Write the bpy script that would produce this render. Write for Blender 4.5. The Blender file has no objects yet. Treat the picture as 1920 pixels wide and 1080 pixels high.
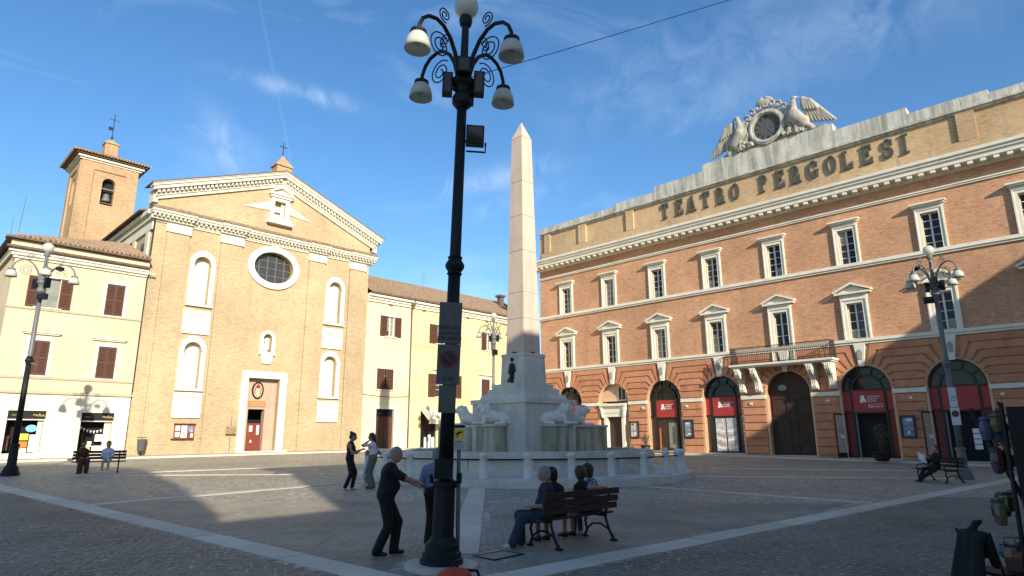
import bpy, bmesh, math, random
import numpy as np
from math import sin, cos, pi, radians, sqrt, atan2, tan
from mathutils import Matrix, Vector
random.seed(7); RNG = np.random.default_rng(7)
sc = bpy.context.scene
col = sc.collection

# ------------------------------------------------------------------ camera
CZ = 1.99                                    # eye height above the foot of the slope
FPX, PITCH, YAW, ROLL = 1182.6, 0.230053, 0.777570, -0.004389
fw = Vector((cos(PITCH)*cos(YAW), cos(PITCH)*sin(YAW), sin(PITCH)))
rt0 = Vector((sin(YAW), -cos(YAW), 0)); up0 = rt0.cross(fw)
rt = cos(ROLL)*rt0 + sin(ROLL)*up0; up = -sin(ROLL)*rt0 + cos(ROLL)*up0
cam_d = bpy.data.cameras.new('camera'); cam = bpy.data.objects.new('camera', cam_d); col.objects.link(cam)
M = Matrix((rt, up, -fw)).transposed().to_4x4(); M.translation = Vector((0, 0, CZ)); cam.matrix_world = M
cam_d.sensor_width = 36; cam_d.lens = FPX/1920*36; cam_d.clip_end = 3000; cam_d.clip_start = .1
sc.camera = cam

# ------------------------------------------------------------------ sky, sun, exposure
SUN_AZ, SUN_EL = radians(68.9), radians(20.8)            # direction the light travels, in plan; height of the sun
world = bpy.data.worlds.new('World'); sc.world = world; world.use_nodes = True
wn, wl = world.node_tree.nodes, world.node_tree.links; wn.clear()
sky = wn.new('ShaderNodeTexSky'); sky.sky_type = 'NISHITA'; sky.sun_disc = False
sky.sun_elevation = SUN_EL; sky.sun_rotation = atan2(-cos(SUN_AZ), -sin(SUN_AZ))
sky.altitude = 100; sky.air_density = 1.0; sky.dust_density = .6; sky.ozone_density = 3.0
wout = wn.new('ShaderNodeOutputWorld'); bg = wn.new('ShaderNodeBackground'); bg.inputs[1].default_value = .128
def wnode(t, **k):
    n = wn.new(t)
    for a, b in k.items(): setattr(n, a, b)
    return n
tc = wnode('ShaderNodeTexCoord')
mp = wnode('ShaderNodeMapping'); mp.inputs['Scale'].default_value = (1.1, 2.0, 4.2); mp.inputs['Rotation'].default_value = (0, .35, .5)
wl.new(tc.outputs['Generated'], mp.inputs[0])
nz = wnode('ShaderNodeTexNoise'); nz.inputs['Scale'].default_value = 2.1; nz.inputs['Detail'].default_value = 9; nz.inputs['Roughness'].default_value = .58; nz.inputs['Distortion'].default_value = .7
wl.new(mp.outputs[0], nz.inputs['Vector'])
rp = wnode('ShaderNodeValToRGB'); rp.color_ramp.elements[0].position = .54; rp.color_ramp.elements[1].position = .92
rp.color_ramp.elements[1].color = (.30, .30, .30, 1)
wl.new(nz.outputs['Fac'], rp.inputs[0])
mix = wnode('ShaderNodeMixRGB'); mix.inputs[2].default_value = (5.6, 6.4, 7.4, 1)
sat = wnode('ShaderNodeHueSaturation'); sat.inputs['Saturation'].default_value = 1.18; sat.inputs['Value'].default_value = 1.0
wl.new(sky.outputs[0], sat.inputs['Color'])
def wmath(op, a, b=None, c=None):
    n = wnode('ShaderNodeMath', operation=op)
    for i, v in enumerate((a, b, c)):
        if v is None: continue
        if isinstance(v, (int, float)): n.inputs[i].default_value = v
        else: wl.new(v, n.inputs[i])
    return n.outputs[0]
def wdot(vec):
    n = wnode('ShaderNodeVectorMath', operation='DOT_PRODUCT'); wl.new(tc.outputs['Generated'], n.inputs[0]); n.inputs[1].default_value = vec; return n.outputs['Value']
def wray(px, py): return (fw*FPX + (px-960)*rt - (py-540)*up).normalized()
cloud = rp.outputs[0]
# wisps of cirrus: (centre, long axis end, half length, half width, strength), broken up by finer noise
nz2 = wnode('ShaderNodeTexNoise'); nz2.inputs['Scale'].default_value = 16; nz2.inputs['Detail'].default_value = 8; nz2.inputs['Roughness'].default_value = .62; nz2.inputs['Distortion'].default_value = .9; wl.new(tc.outputs['Generated'], nz2.inputs['Vector'])
for (c0, c1, hl_, hw_, st_) in (((555, 170), (640, 192), .075, .011, .40), ((425, 280), (452, 330), .05, .020, .26), ((935, 335), (1010, 318), .09, .02, .30), ((960, 375), (1060, 345), .07, .02, .2), ((1250, 130), (1380, 70), .16, .05, .13), ((1560, 60), (1700, 20), .16, .05, .15), ((1300, 200), (1420, 170), .12, .03, .10)):
    C_ = wray(*c0); A_ = wray(*c1); A_ = (A_-C_*A_.dot(C_)).normalized(); B_ = C_.cross(A_)
    q = wmath('ADD', wmath('POWER', wmath('DIVIDE', wmath('ABSOLUTE', wdot(A_)), hl_), 2.), wmath('POWER', wmath('DIVIDE', wmath('ABSOLUTE', wdot(B_)), hw_), 2.))
    g_ = wmath('MULTIPLY', wmath('MULTIPLY', wmath('EXPONENT', wmath('MULTIPLY', q, -1.)), st_), wmath('GREATER_THAN', wdot(C_), 0.))
    k_ = wmath('MULTIPLY', g_, wmath('SMOOTH_MIN', wmath('MAXIMUM', wmath('MULTIPLY', wmath('SUBTRACT', nz2.outputs['Fac'], .36), 3.2), 0.), 1., .1))
    cloud = wmath('MAXIMUM', cloud, k_)
C_ = wray(510, 120); A_ = wray(478, -40).cross(wray(538, 265)).normalized()        # old contrail
q = wmath('POWER', wmath('DIVIDE', wmath('ABSOLUTE', wdot(A_)), .0018), 2.)
k_ = wmath('MULTIPLY', wmath('MULTIPLY', wmath('EXPONENT', wmath('MULTIPLY', q, -1.)), wmath('MULTIPLY', nz2.outputs['Fac'], .085)), wmath('GREATER_THAN', wdot(C_), .6))
cloud = wmath('MAXIMUM', cloud, k_)
wl.new(cloud, mix.inputs[0]); wl.new(sat.outputs[0], mix.inputs[1])
wl.new(mix.outputs[0], bg.inputs[0]); wl.new(bg.outputs[0], wout.inputs[0])

sun_d = bpy.data.lights.new('sun', 'SUN'); sun_d.energy = 4.5; sun_d.angle = radians(.53); sun_d.color = (1, .915, .77)
sun = bpy.data.objects.new('sun', sun_d); col.objects.link(sun)
SD = Vector((cos(SUN_EL)*cos(SUN_AZ), cos(SUN_EL)*sin(SUN_AZ), -sin(SUN_EL)))
sun.rotation_euler = SD.to_track_quat('-Z', 'Y').to_euler(); sun.location = (-20, -40, 40)
sc.view_settings.view_transform = 'Standard'; sc.view_settings.look = 'None'
sc.view_settings.gamma = 1; sc.view_settings.use_curve_mapping = False; sc.view_settings.exposure = 0.68
sc.render.engine = 'CYCLES'

# ------------------------------------------------------------------ ground height, pixel helper
def gz(x, y): return .006*x + .017*y
def ray(px, py): return fw*FPX + (px-960)*rt - (py-540)*up
def gnd(px, py):
    d = ray(px, py); t = -CZ/(d.z - .006*d.x - .017*d.y); return Vector((0, 0, CZ)) + t*d

# ------------------------------------------------------------------ materials
MATS = {}
def nodes(name):
    m = bpy.data.materials.new(name); m.use_nodes = True
    nt = m.node_tree; b = nt.nodes['Principled BSDF']; MATS[name] = m
    return m, nt, b
def N(nt, t, **k):
    n = nt.nodes.new(t)
    for a, b in k.items(): setattr(n, a, b)
    return n
def noise(nt, vec, scale, detail=5, rough=.55):
    n = N(nt, 'ShaderNodeTexNoise'); n.inputs['Scale'].default_value = scale; n.inputs['Detail'].default_value = detail; n.inputs['Roughness'].default_value = rough
    nt.links.new(vec, n.inputs['Vector']); return n.outputs['Fac']
def ramp(nt, fac, stops):
    r = N(nt, 'ShaderNodeValToRGB'); e = r.color_ramp.elements
    e[0].position, e[0].color = stops[0][0], (*stops[0][1], 1)
    e[1].position, e[1].color = stops[-1][0], (*stops[-1][1], 1)
    for p, c in stops[1:-1]:
        q = e.new(p); q.color = (*c, 1)
    nt.links.new(fac, r.inputs[0]); return r.outputs[0]
def mixc(nt, fac, a, b, mode='MIX'):
    m = N(nt, 'ShaderNodeMixRGB', blend_type=mode)
    for i, v in ((0, fac), (1, a), (2, b)):
        if isinstance(v, (int, float)): m.inputs[i].default_value = v if i == 0 else (v, v, v, 1)
        elif isinstance(v, tuple): m.inputs[i].default_value = (*v, 1)
        else: nt.links.new(v, m.inputs[i])
    return m.outputs[0]
def bump(nt, b, h, strength, dist):
    n = N(nt, 'ShaderNodeBump'); n.inputs['Strength'].default_value = strength; n.inputs['Distance'].default_value = dist
    nt.links.new(h, n.inputs['Height']); nt.links.new(n.outputs[0], b.inputs['Normal'])
def pos(nt): return N(nt, 'ShaderNodeNewGeometry').outputs['Position']
def scaled(nt, vec, s):
    m = N(nt, 'ShaderNodeMapping'); m.inputs['Scale'].default_value = s; nt.links.new(vec, m.inputs[0]); return m.outputs[0]
def mul(c, k): return tuple(min(1, x*k) for x in c)

def stone(name, c, var=.18, scale=1.2, rough=.8, bmp=.3, streak=0., dirt=(.25, .22, .17), obj=False, spec=.3, metal=0, rnd=0., blotch=0.):
    m, nt, b = nodes(name)
    P = N(nt, 'ShaderNodeTexCoord').outputs['Object'] if obj else pos(nt)
    n1 = noise(nt, P, scale, 6, .6); n2 = noise(nt, P, scale*9, 4)
    k = mixc(nt, .35, n1, n2)
    cc = ramp(nt, k, [(.3, mul(c, 1-var)), (.5, c), (.72, mul(c, 1+var*.8))])
    if streak:
        s = noise(nt, scaled(nt, P, (2.2, 2.2, .16)), 1.3, 5, .65)
        f = ramp(nt, s, [((.42 if streak > .55 else .5), (0, 0, 0)), ((.66 if streak > .55 else .75), (streak,)*3)])
        cc = mixc(nt, f, cc, dirt)
    if blotch:
        cc = mixc(nt, 1., cc, ramp(nt, noise(nt, P, .45, 6, .62), [(.34, (1-blotch,)*3), (.62, (1.06, 1.05, 1.03))]), 'MULTIPLY')
        cc = mixc(nt, ramp(nt, noise(nt, P, 2.1, 3, .5), [(.66, (0, 0, 0)), (.74, (.45,)*3)]), cc, mul(c, .45))
    if rnd:
        oi = N(nt, 'ShaderNodeObjectInfo').outputs['Random']
        cc = mixc(nt, 1., cc, ramp(nt, oi, [(0, (1-rnd,)*3), (1, (1+rnd*.0,)*3)]), 'MULTIPLY')
    nt.links.new(cc, b.inputs['Base Color']); b.inputs['Roughness'].default_value = rough
    b.inputs['Specular IOR Level'].default_value = spec; b.inputs['Metallic'].default_value = metal
    if bmp: bump(nt, b, n2, bmp, .02)
    return m

def brick(name, c1, c2, mortar, patch, rough=.9, streak=.25, rowh=.075):
    m, nt, b = nodes(name); P = pos(nt)
    sep = N(nt, 'ShaderNodeSeparateXYZ'); nt.links.new(P, sep.inputs[0])
    ad = N(nt, 'ShaderNodeMath', operation='ADD'); nt.links.new(sep.outputs[0], ad.inputs[0]); nt.links.new(sep.outputs[1], ad.inputs[1])
    cb = N(nt, 'ShaderNodeCombineXYZ'); nt.links.new(ad.outputs[0], cb.inputs[0]); nt.links.new(sep.outputs[2], cb.inputs[1])
    uv = cb.outputs[0]
    br = N(nt, 'ShaderNodeTexBrick'); br.inputs['Scale'].default_value = 1; br.inputs['Brick Width'].default_value = .30; br.inputs['Row Height'].default_value = rowh
    br.inputs['Mortar Size'].default_value = .010; br.inputs['Color1'].default_value = (*c1, 1); br.inputs['Color2'].default_value = (*c2, 1); br.inputs['Mortar'].default_value = (*mortar, 1)
    br.inputs['Bias'].default_value = -.1; nt.links.new(uv, br.inputs['Vector'])
    st = noise(nt, scaled(nt, uv, (.9, 6.5, 1)), 1.6, 6, .68)       # courses that weathered together
    big = noise(nt, uv, .22, 4)
    c = mixc(nt, ramp(nt, st, [(.40, (0, 0, 0)), (.62, (.9,)*3)]), br.outputs['Color'], patch)
    c = mixc(nt, ramp(nt, noise(nt, scaled(nt, uv, (1.5, 9, 1)), 2.6, 5, .7), [(.50, (0, 0, 0)), (.66, (.8,)*3)]), c, (c2[0]*.72, c2[1]*.62, c2[2]*.55))
    c = mixc(nt, ramp(nt, noise(nt, scaled(nt, uv, (.35, .5, 1)), 1.3, 5, .6), [(.5, (0, 0, 0)), (.75, (.5,)*3)]), c, mul(patch, 1.02))
    c = mixc(nt, 1., c, ramp(nt, big, [(.3, (.80, .79, .77)), (.7, (1.08, 1.07, 1.03))]), 'MULTIPLY')
    if streak:
        s = noise(nt, scaled(nt, uv, (1.6, .13, 1)), 1.1, 5, .65)
        c = mixc(nt, ramp(nt, s, [(.54, (0, 0, 0)), (.78, (streak,)*3)]), c, (.16, .12, .085))
    nt.links.new(c, b.inputs['Base Color']); b.inputs['Roughness'].default_value = rough; b.inputs['Specular IOR Level'].default_value = .2
    bump(nt, b, mixc(nt, .6, br.outputs['Fac'], st), .35, .012)
    return m

def plain(name, c, rough=.5, metal=0., spec=.4, var=.0, scale=6, emit=0):
    m, nt, b = nodes(name); b.inputs['Roughness'].default_value = rough; b.inputs['Metallic'].default_value = metal; b.inputs['Specular IOR Level'].default_value = spec
    if var:
        n = noise(nt, N(nt, 'ShaderNodeTexCoord').outputs['Object'], scale, 5, .6)
        nt.links.new(ramp(nt, n, [(.3, mul(c, 1-var)), (.7, mul(c, 1+var))]), b.inputs['Base Color'])
    else: b.inputs['Base Color'].default_value = (*c, 1)
    return m

brick('brick_church', (.455, .35, .21), (.365, .26, .145), (.48, .40, .265), (.53, .42, .265), streak=.28)
brick('brick_theatre', (.54, .265, .145), (.39, .155, .075), (.54, .38, .25), (.64, .385, .23), streak=.32)
brick('brick_attic', (.50, .34, .19), (.38, .25, .14), (.46, .36, .24), (.58, .43, .26), streak=.55)
brick('brick_tower', (.42, .27, .155), (.32, .19, .10), (.42, .33, .22), (.48, .34, .2), streak=.5)
stone('rustic', (.55, .25, .135), .26, 1.6, .9, .5, streak=.25, dirt=(.2, .1, .06), rnd=.16)
stone('rustic_pale', (.62, .43, .26), .15, 1.3, .9, .4)
stone('white_stone', (.72, .68, .56), .12, 1.2, .75, .25, streak=.28, dirt=(.36, .33, .26))
stone('attic_stone', (.50, .49, .43), .3, 1.4, .85, .5, streak=.75, dirt=(.17, .17, .14))
stone('carved_stone', (.37, .355, .295), .38, 2.6, .85, .6, streak=.6, dirt=(.12, .12, .10))
stone('church_stucco', (.74, .70, .57), .07, 1.0, .85, .15, streak=.12, dirt=(.55, .46, .32))
stone('church_cornice', (.60, .565, .45), .14, 1.4, .85, .3, streak=.35, dirt=(.33, .28, .2))
stone('stucco_cream', (.63, .505, .325), .09, .8, .9, .1, streak=.3, blotch=.12, dirt=(.55, .40, .24))
stone('stucco_pale', (.66, .575, .375), .09, .8, .9, .1, streak=.3, blotch=.12, dirt=(.55, .45, .28))
stone('stucco_yellow', (.69, .575, .30), .09, .8, .9, .1, streak=.3, blotch=.12, dirt=(.55, .43, .22))
stone('travertine', (.66, .61, .48), .10, 1.2, .7, .2, streak=.15)
stone('band_dark', (.42, .36, .25), .1, 2, .85, .2)
stone('tile_roof', (.36, .255, .165), .45, 3.5, .9, .6, streak=.3, dirt=(.09, .07, .05), rnd=.3)
stone('tile_dark', (.15, .10, .07), .4, 3.5, .9, .5)
stone('fountain_stone', (.60, .575, .50), .16, 1.1, .7, .35, streak=.45, dirt=(.30, .28, .19), blotch=.2)
stone('lion_stone', (.66, .63, .56), .18, 4, .6, .5, streak=.3, dirt=(.3, .28, .2))
stone('obelisk_stone', (.55, .435, .34), .14, 1.1, .6, .3, streak=.4, dirt=(.36, .28, .22))
stone('algae_stone', (.46, .44, .33), .25, 1.2, .7, .3, streak=.9, dirt=(.15, .15, .08))
stone('paving_pale', (.64, .56, .44), .16, 1.6, .7, .3, streak=.0, rnd=.22)
stone('kerb_stone', (.60, .55, .44), .14, 1.6, .75, .3, rnd=.12)
stone('sidewalk_stone', (.40, .36, .28), .14, 1.6, .8, .3, rnd=.12)
stone('shutter', (.095, .042, .028), .15, 6, .6, .0)
stone('old_wood', (.055, .032, .020), .25, 5, .6, .2)
stone('portal_plaster', (.40, .31, .23), .14, 1.5, .9, .3, streak=.3)
stone('red_wood', (.20, .045, .028), .12, 5, .5, .1)
stone('iron', (.012, .013, .014), .25, 6, .55, .1, obj=True, spec=.25)
stone('iron_grey', (.13, .14, .135), .2, 6, .5, .1, obj=True, spec=.5)
stone('bench_wood', (.038, .022, .015), .3, 9, .55, .1, obj=True)
plain('glass_dark', (.010, .012, .015), .05, 0, .35)
plain('glass_curtain', (.21, .22, .18), .25, 0, .6, .2, 3)
plain('glass_warm', (.05, .04, .03), .08, 0, .6)
plain('black', (.006, .006, .006), .7)
plain('interior', (.012, .010, .009), .9)
plain('frame_white', (.66, .64, .54), .5)
plain('frame_dark', (.018, .016, .014), .4)
plain('red_panel', (.36, .036, .030), .45, var=.08)
plain('red_dull', (.22, .028, .022), .5)
plain('paper', (.75, .75, .72), .8)
m, nt, b = nodes('opal'); b.inputs['Base Color'].default_value = (.74, .73, .64, 1); b.inputs['Roughness'].default_value = .3
tr = N(nt, 'ShaderNodeBsdfTranslucent'); tr.inputs[0].default_value = (.7, .7, .64, 1); ms = N(nt, 'ShaderNodeMixShader'); ms.inputs[0].default_value = .4
nt.links.new(b.outputs[0], ms.inputs[1]); nt.links.new(tr.outputs[0], ms.inputs[2]); nt.links.new(ms.outputs[0], nt.nodes['Material Output'].inputs['Surface'])
m, nt, b = nodes('glass_clear'); b.inputs['Base Color'].default_value = (.5, .55, .52, 1); b.inputs['Roughness'].default_value = .03; b.inputs['Alpha'].default_value = .3
plain('opal_inside', (.5, .5, .46), .6)
plain('letter_metal', (.075, .085, .07), .55, .2, var=.3)
plain('clock_face', (.075, .085, .075), .5, var=.15)
plain('gold', (.70, .55, .16), .4)
plain('sign_white', (.62, .63, .62), .45)
plain('sign_grey', (.10, .105, .10), .5, var=.15)
plain('sign_yellow', (.72, .56, .06), .5)
plain('sign_red', (.42, .03, .03), .5)
plain('orange', (.52, .17, .045), .6)
plain('aluminium', (.45, .46, .46), .35, .6)
plain('blue_disc', (.16, .42, .75), .5)
plain('poster_a', (.50, .47, .46), .4, var=.45, scale=5)
plain('poster_b', (.22, .27, .36), .4, var=.7, scale=4)
plain('bin', (.10, .105, .10), .5)
plain('terracotta', (.028, .026, .024), .7)
plain('leaf', (.075, .085, .040), .6, var=.35)
plain('bark', (.10, .075, .05), .9)
plain('awning', (.72, .66, .48), .8)
plain('skin', (.42, .235, .165), .55, spec=.3)
plain('skin_tan', (.30, .155, .10), .55, spec=.3)
plain('hair_dark', (.012, .009, .007), .5)
plain('hair_brown', (.055, .028, .014), .6, var=.5, scale=30)
plain('hair_grey', (.25, .24, .22), .7, var=.35, scale=30)
plain('cloth_black', (.009, .009, .010), .85)
plain('cloth_navy', (.018, .022, .040), .85)
plain('cloth_jeans', (.030, .042, .075), .85)
plain('cloth_lilac', (.20, .20, .31), .85)
plain('cloth_white', (.62, .62, .62), .85)
plain('cloth_grey', (.12, .125, .11), .85)
plain('cloth_blue', (.42, .48, .62), .85)
plain('cloth_brown', (.055, .024, .015), .85)
plain('shoe_white', (.60, .60, .58), .6)
plain('shoe_black', (.012, .012, .013), .5)
plain('eye', (.02, .015, .012), .3)
plain('lip', (.26, .09, .075), .5)
plain('red_bag', (.50, .055, .028), .6, var=.2, scale=8)
for nm_ in [k_ for k_ in MATS if k_.startswith(('cloth_', 'hair_'))]:
    nt_ = MATS[nm_].node_tree; o_ = N(nt_, 'ShaderNodeTexCoord').outputs['Object']; hr_ = nm_.startswith('hair')
    bump(nt_, nt_.nodes['Principled BSDF'], noise(nt_, scaled(nt_, o_, (60, 60, 18) if hr_ else (11, 11, 6.5)), 1., 5, .6), .9 if hr_ else 1., .012 if hr_ else .035)
for i, c in enumerate([(.10, .03, .03), (.07, .08, .12), (.12, .10, .045), (.15, .12, .11), (.04, .03, .05)]): plain('toy_%d' % i, c, .35, var=.3, scale=14)
# patterned blouse
m, nt, b = nodes('cloth_pattern')
v = N(nt, 'ShaderNodeTexVoronoi'); v.inputs['Scale'].default_value = 22; nt.links.new(N(nt, 'ShaderNodeTexCoord').outputs['Object'], v.inputs['Vector'])
nt.links.new(ramp(nt, v.outputs['Distance'], [(.25, (.50, .55, .62)), (.5, (.05, .08, .17))]), b.inputs['Base Color']); b.inputs['Roughness'].default_value = .85
# paving materials
def paving(name, c, var, bscale, gloss=.6, blotch=.35):
    m, nt, b = nodes(name); P = pos(nt)
    v = N(nt, 'ShaderNodeTexVoronoi'); v.inputs['Scale'].default_value = bscale; nt.links.new(P, v.inputs['Vector'])
    cellv = N(nt, 'ShaderNodeSeparateXYZ'); nt.links.new(v.outputs['Color'], cellv.inputs[0])
    big = noise(nt, P, .35, 6, .62); mid = noise(nt, P, 3.5, 5)
    cc = ramp(nt, mixc(nt, .5, cellv.outputs[0], mid), [(.25, mul(c, 1-var)), (.75, mul(c, 1+var))])
    cc = mixc(nt, 1., cc, ramp(nt, big, [(.3, (1-blotch,)*3), (.7, (1.12, 1.11, 1.08))]), 'MULTIPLY')
    joint = ramp(nt, v.outputs['Distance'], [(.45, (0, 0, 0)), (.62, (.75,)*3)])
    cc = mixc(nt, joint, cc, mul(c, .5))
    nt.links.new(cc, b.inputs['Base Color'])
    nt.links.new(ramp(nt, mid, [(.3, (gloss-.12,)*3), (.7, (gloss+.15,)*3)]), b.inputs['Roughness'])
    bump(nt, b, mixc(nt, .5, v.outputs['Distance'], mid), .45, .012)
paving('paving_plaza', (.38, .335, .26), .2, 6.5, .62, .26)
stone('cobble_stone', (.205, .178, .138), .3, 5, .55, .4, obj=True, blotch=.35)
stone('sett_stone', (.30, .26, .20), .22, 1.6, .6, .4, obj=True, blotch=.3)

# ------------------------------------------------------------------ mesh kit
class Fr:
    def __init__(s, o, sd, nd): s.o, s.sd, s.nd = Vector(o), Vector(sd), Vector(nd)
    def p(s, a, n, z): v = s.o + s.sd*a + s.nd*n; return (v.x, v.y, v.z + z)
W = Fr((0, 0, 0), (1, 0, 0), (0, 1, 0))
XT, YC = 43.0, 44.0
FT = Fr((XT, 0, 0), (0, 1, 0), (-1, 0, 0))        # theatre front: s = world Y
FC = Fr((0, YC, 0), (1, 0, 0), (0, -1, 0))        # church row: s = world X

class MB:
    def __init__(s): s.v, s.f = [], []
    def add(s, vs, fs):
        o = len(s.v); s.v += [tuple(q) for q in vs]; s.f += [tuple(i+o for i in q) for q in fs]; return s
    def box(s, a0, a1, n0, n1, z0, z1, fr=W):
        vs = [fr.p(a, n, z) for z in (z0, z1) for n in (n0, n1) for a in (a0, a1)]
        return s.add(vs, [(0, 1, 3, 2), (4, 6, 7, 5), (0, 4, 5, 1), (2, 3, 7, 6), (0, 2, 6, 4), (1, 5, 7, 3)])
    def taper(s, c, h0, h1, z0, z1):               # square frustum: half sizes (x, y) at both heights
        vs = [(c[0]+i*h[0], c[1]+j*h[1], z) for h, z in ((h0, z0), (h1, z1)) for i, j in ((-1, -1), (1, -1), (1, 1), (-1, 1))]
        return s.add(vs, [(3, 2, 1, 0), (4, 5, 6, 7)] + [(i, (i+1) % 4, 4+(i+1) % 4, 4+i) for i in range(4)])
    def prism(s, pts, n0, n1, fr=W):               # polygon in (s, z) pushed from n0 to n1
        k = len(pts); vs = [fr.p(a, n, z) for n in (n0, n1) for a, z in pts]
        return s.add(vs, [tuple(range(k)), tuple(range(2*k-1, k-1, -1))] + [(i, (i+1) % k, k+(i+1) % k, k+i) for i in range(k)])
    def strip(s, lo, hi, n0, n1, fr=W):            # two matching (s, z) polylines -> solid band
        k = len(lo); vs = [fr.p(a, n, z) for n in (n0, n1) for L in (lo, hi) for a, z in L]
        fs = []
        for i in range(k-1):
            fs += [(i, i+1, k+i+1, k+i), (2*k+i, 3*k+i, 3*k+i+1, 2*k+i+1), (i, 2*k+i, 2*k+i+1, i+1), (k+i, k+i+1, 3*k+i+1, 3*k+i)]
        fs += [(0, k, 3*k, 2*k), (k-1, 3*k-1, 4*k-1, 2*k-1)]
        return s.add(vs, fs)
    def lathe(s, prof, c=(0, 0, 0), seg=20, cap=True):
        vs, fs = [], []
        for r, z in prof:
            for i in range(seg): a = 2*pi*i/seg; vs.append((c[0]+r*cos(a), c[1]+r*sin(a), c[2]+z))
        for j in range(len(prof)-1):
            for i in range(seg): fs.append((j*seg+i, j*seg+(i+1) % seg, (j+1)*seg+(i+1) % seg, (j+1)*seg+i))
        if cap: fs += [tuple(range(seg-1, -1, -1)), tuple((len(prof)-1)*seg+i for i in range(seg))]
        return s.add(vs, fs)
    def tube(s, path, r, seg=8):
        P = [Vector(p) for p in path]; n = len(P); rs = r if hasattr(r, '__len__') else [r]*n
        vs, fs = [], []; prev = None
        for i in range(n):
            t = (P[min(i+1, n-1)] - P[max(i-1, 0)]).normalized()
            a = prev - t*prev.dot(t) if prev is not None else (Vector((0, 0, 1)) if abs(t.z) < .9 else Vector((1, 0, 0))).cross(t)
            a.normalize(); prev = a; b = t.cross(a)
            for k in range(seg): w = 2*pi*k/seg; q = P[i] + (a*cos(w) + b*sin(w))*rs[i]; vs.append(tuple(q))
        for i in range(n-1):
            for k in range(seg): fs.append((i*seg+k, i*seg+(k+1) % seg, (i+1)*seg+(k+1) % seg, (i+1)*seg+k))
        fs += [tuple(range(seg-1, -1, -1)), tuple((n-1)*seg+k for k in range(seg))]
        return s.add(vs, fs)
    def ball(s, c, r, seg=14, rings=9, lo=-pi/2, hi=pi/2):
        rr = r if hasattr(r, '__len__') else (r, r, r); vs, fs = [], []
        for j in range(rings+1):
            t = lo+(hi-lo)*j/rings
            for i in range(seg): a = 2*pi*i/seg; vs.append((c[0]+rr[0]*cos(t)*cos(a), c[1]+rr[1]*cos(t)*sin(a), c[2]+rr[2]*sin(t)))
        for j in range(rings):
            for i in range(seg): fs.append((j*seg+i, j*seg+(i+1) % seg, (j+1)*seg+(i+1) % seg, (j+1)*seg+i))
        return s.add(vs, fs)
    def build(s, name, mat, parent=None, smooth=False, fix=True):
        off = Vector((0, 0, 0)); p = parent
        while p is not None: off = off + p.location; p = p.parent
        me = bpy.data.meshes.new(name); me.from_pydata([(x-off.x, y-off.y, z-off.z) for x, y, z in s.v], [], s.f)
        if fix:
            bm = bmesh.new(); bm.from_mesh(me); bmesh.ops.remove_doubles(bm, verts=bm.verts, dist=1e-5); bmesh.ops.recalc_face_normals(bm, faces=bm.faces); bm.to_mesh(me); bm.free()
        return link(name, me, mat, parent, smooth)
def link(name, me, mat, parent=None, smooth=False):
    o = bpy.data.objects.new(name, me); col.objects.link(o)
    if mat:
        for k in (mat if isinstance(mat, list) else [mat]): me.materials.append(MATS[k])
    if smooth: me.polygons.foreach_set('use_smooth', [True]*len(me.polygons))
    if parent is not None: o.parent = parent
    return o
def thing(name, label, cat, loc=(0, 0, 0), rz=0, group=None):
    o = bpy.data.objects.new(name, None); col.objects.link(o); o.location = loc; o.rotation_euler = (0, 0, rz); o.empty_display_size = .2
    return tag(o, label, cat, group)
def tag(o, label, cat, group=None):
    o['label'] = label; o['category'] = cat
    if group: o['group'] = group
    return o
def struct(o): o['kind'] = 'structure'; return o
def stuff(o): o['kind'] = 'stuff'; return o
def copy_tree(o, parent=None, d=(0, 0, 0)):
    c = o.copy(); col.objects.link(c); c.parent = parent; c.location = Vector(o.location) + Vector(d)
    for ch in list(o.children): copy_tree(ch, c)
    return c
def retag(o, label, cat=None, group=None):
    o['label'] = label
    if cat: o['category'] = cat
    if group: o['group'] = group
    return o

# holes: ('r', s0, s1, z0, z1) | ('a', c, half, z0, zspring) round arch | ('e', c, cz, rx, rz)
def hspan(h):
    return (h[1], h[2]) if h[0] == 'r' else (h[1]-h[2], h[1]+h[2]) if h[0] == 'a' else (h[1]-h[3], h[1]+h[3])
def hz(h, s):
    if h[0] == 'r': return h[3], h[4]
    if h[0] == 'a': return h[3], h[4] + sqrt(max(0, h[2]**2 - (s-h[1])**2))
    d = h[4]*sqrt(max(0, 1-((s-h[1])/h[3])**2)); return h[2]-d, h[2]+d
def hring(h, n=20):
    if h[0] == 'r': return [(h[1], h[3]), (h[2], h[3]), (h[2], h[4]), (h[1], h[4])]
    if h[0] == 'a': return [(h[1]-h[2], h[3]), (h[1]+h[2], h[3])] + [(h[1]+h[2]*cos(pi*i/n), h[4]+h[2]*sin(pi*i/n)) for i in range(n+1)]
    return [(h[1]+h[3]*cos(2*pi*i/(2*n)), h[2]+h[4]*sin(2*pi*i/(2*n))) for i in range(2*n)]
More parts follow.
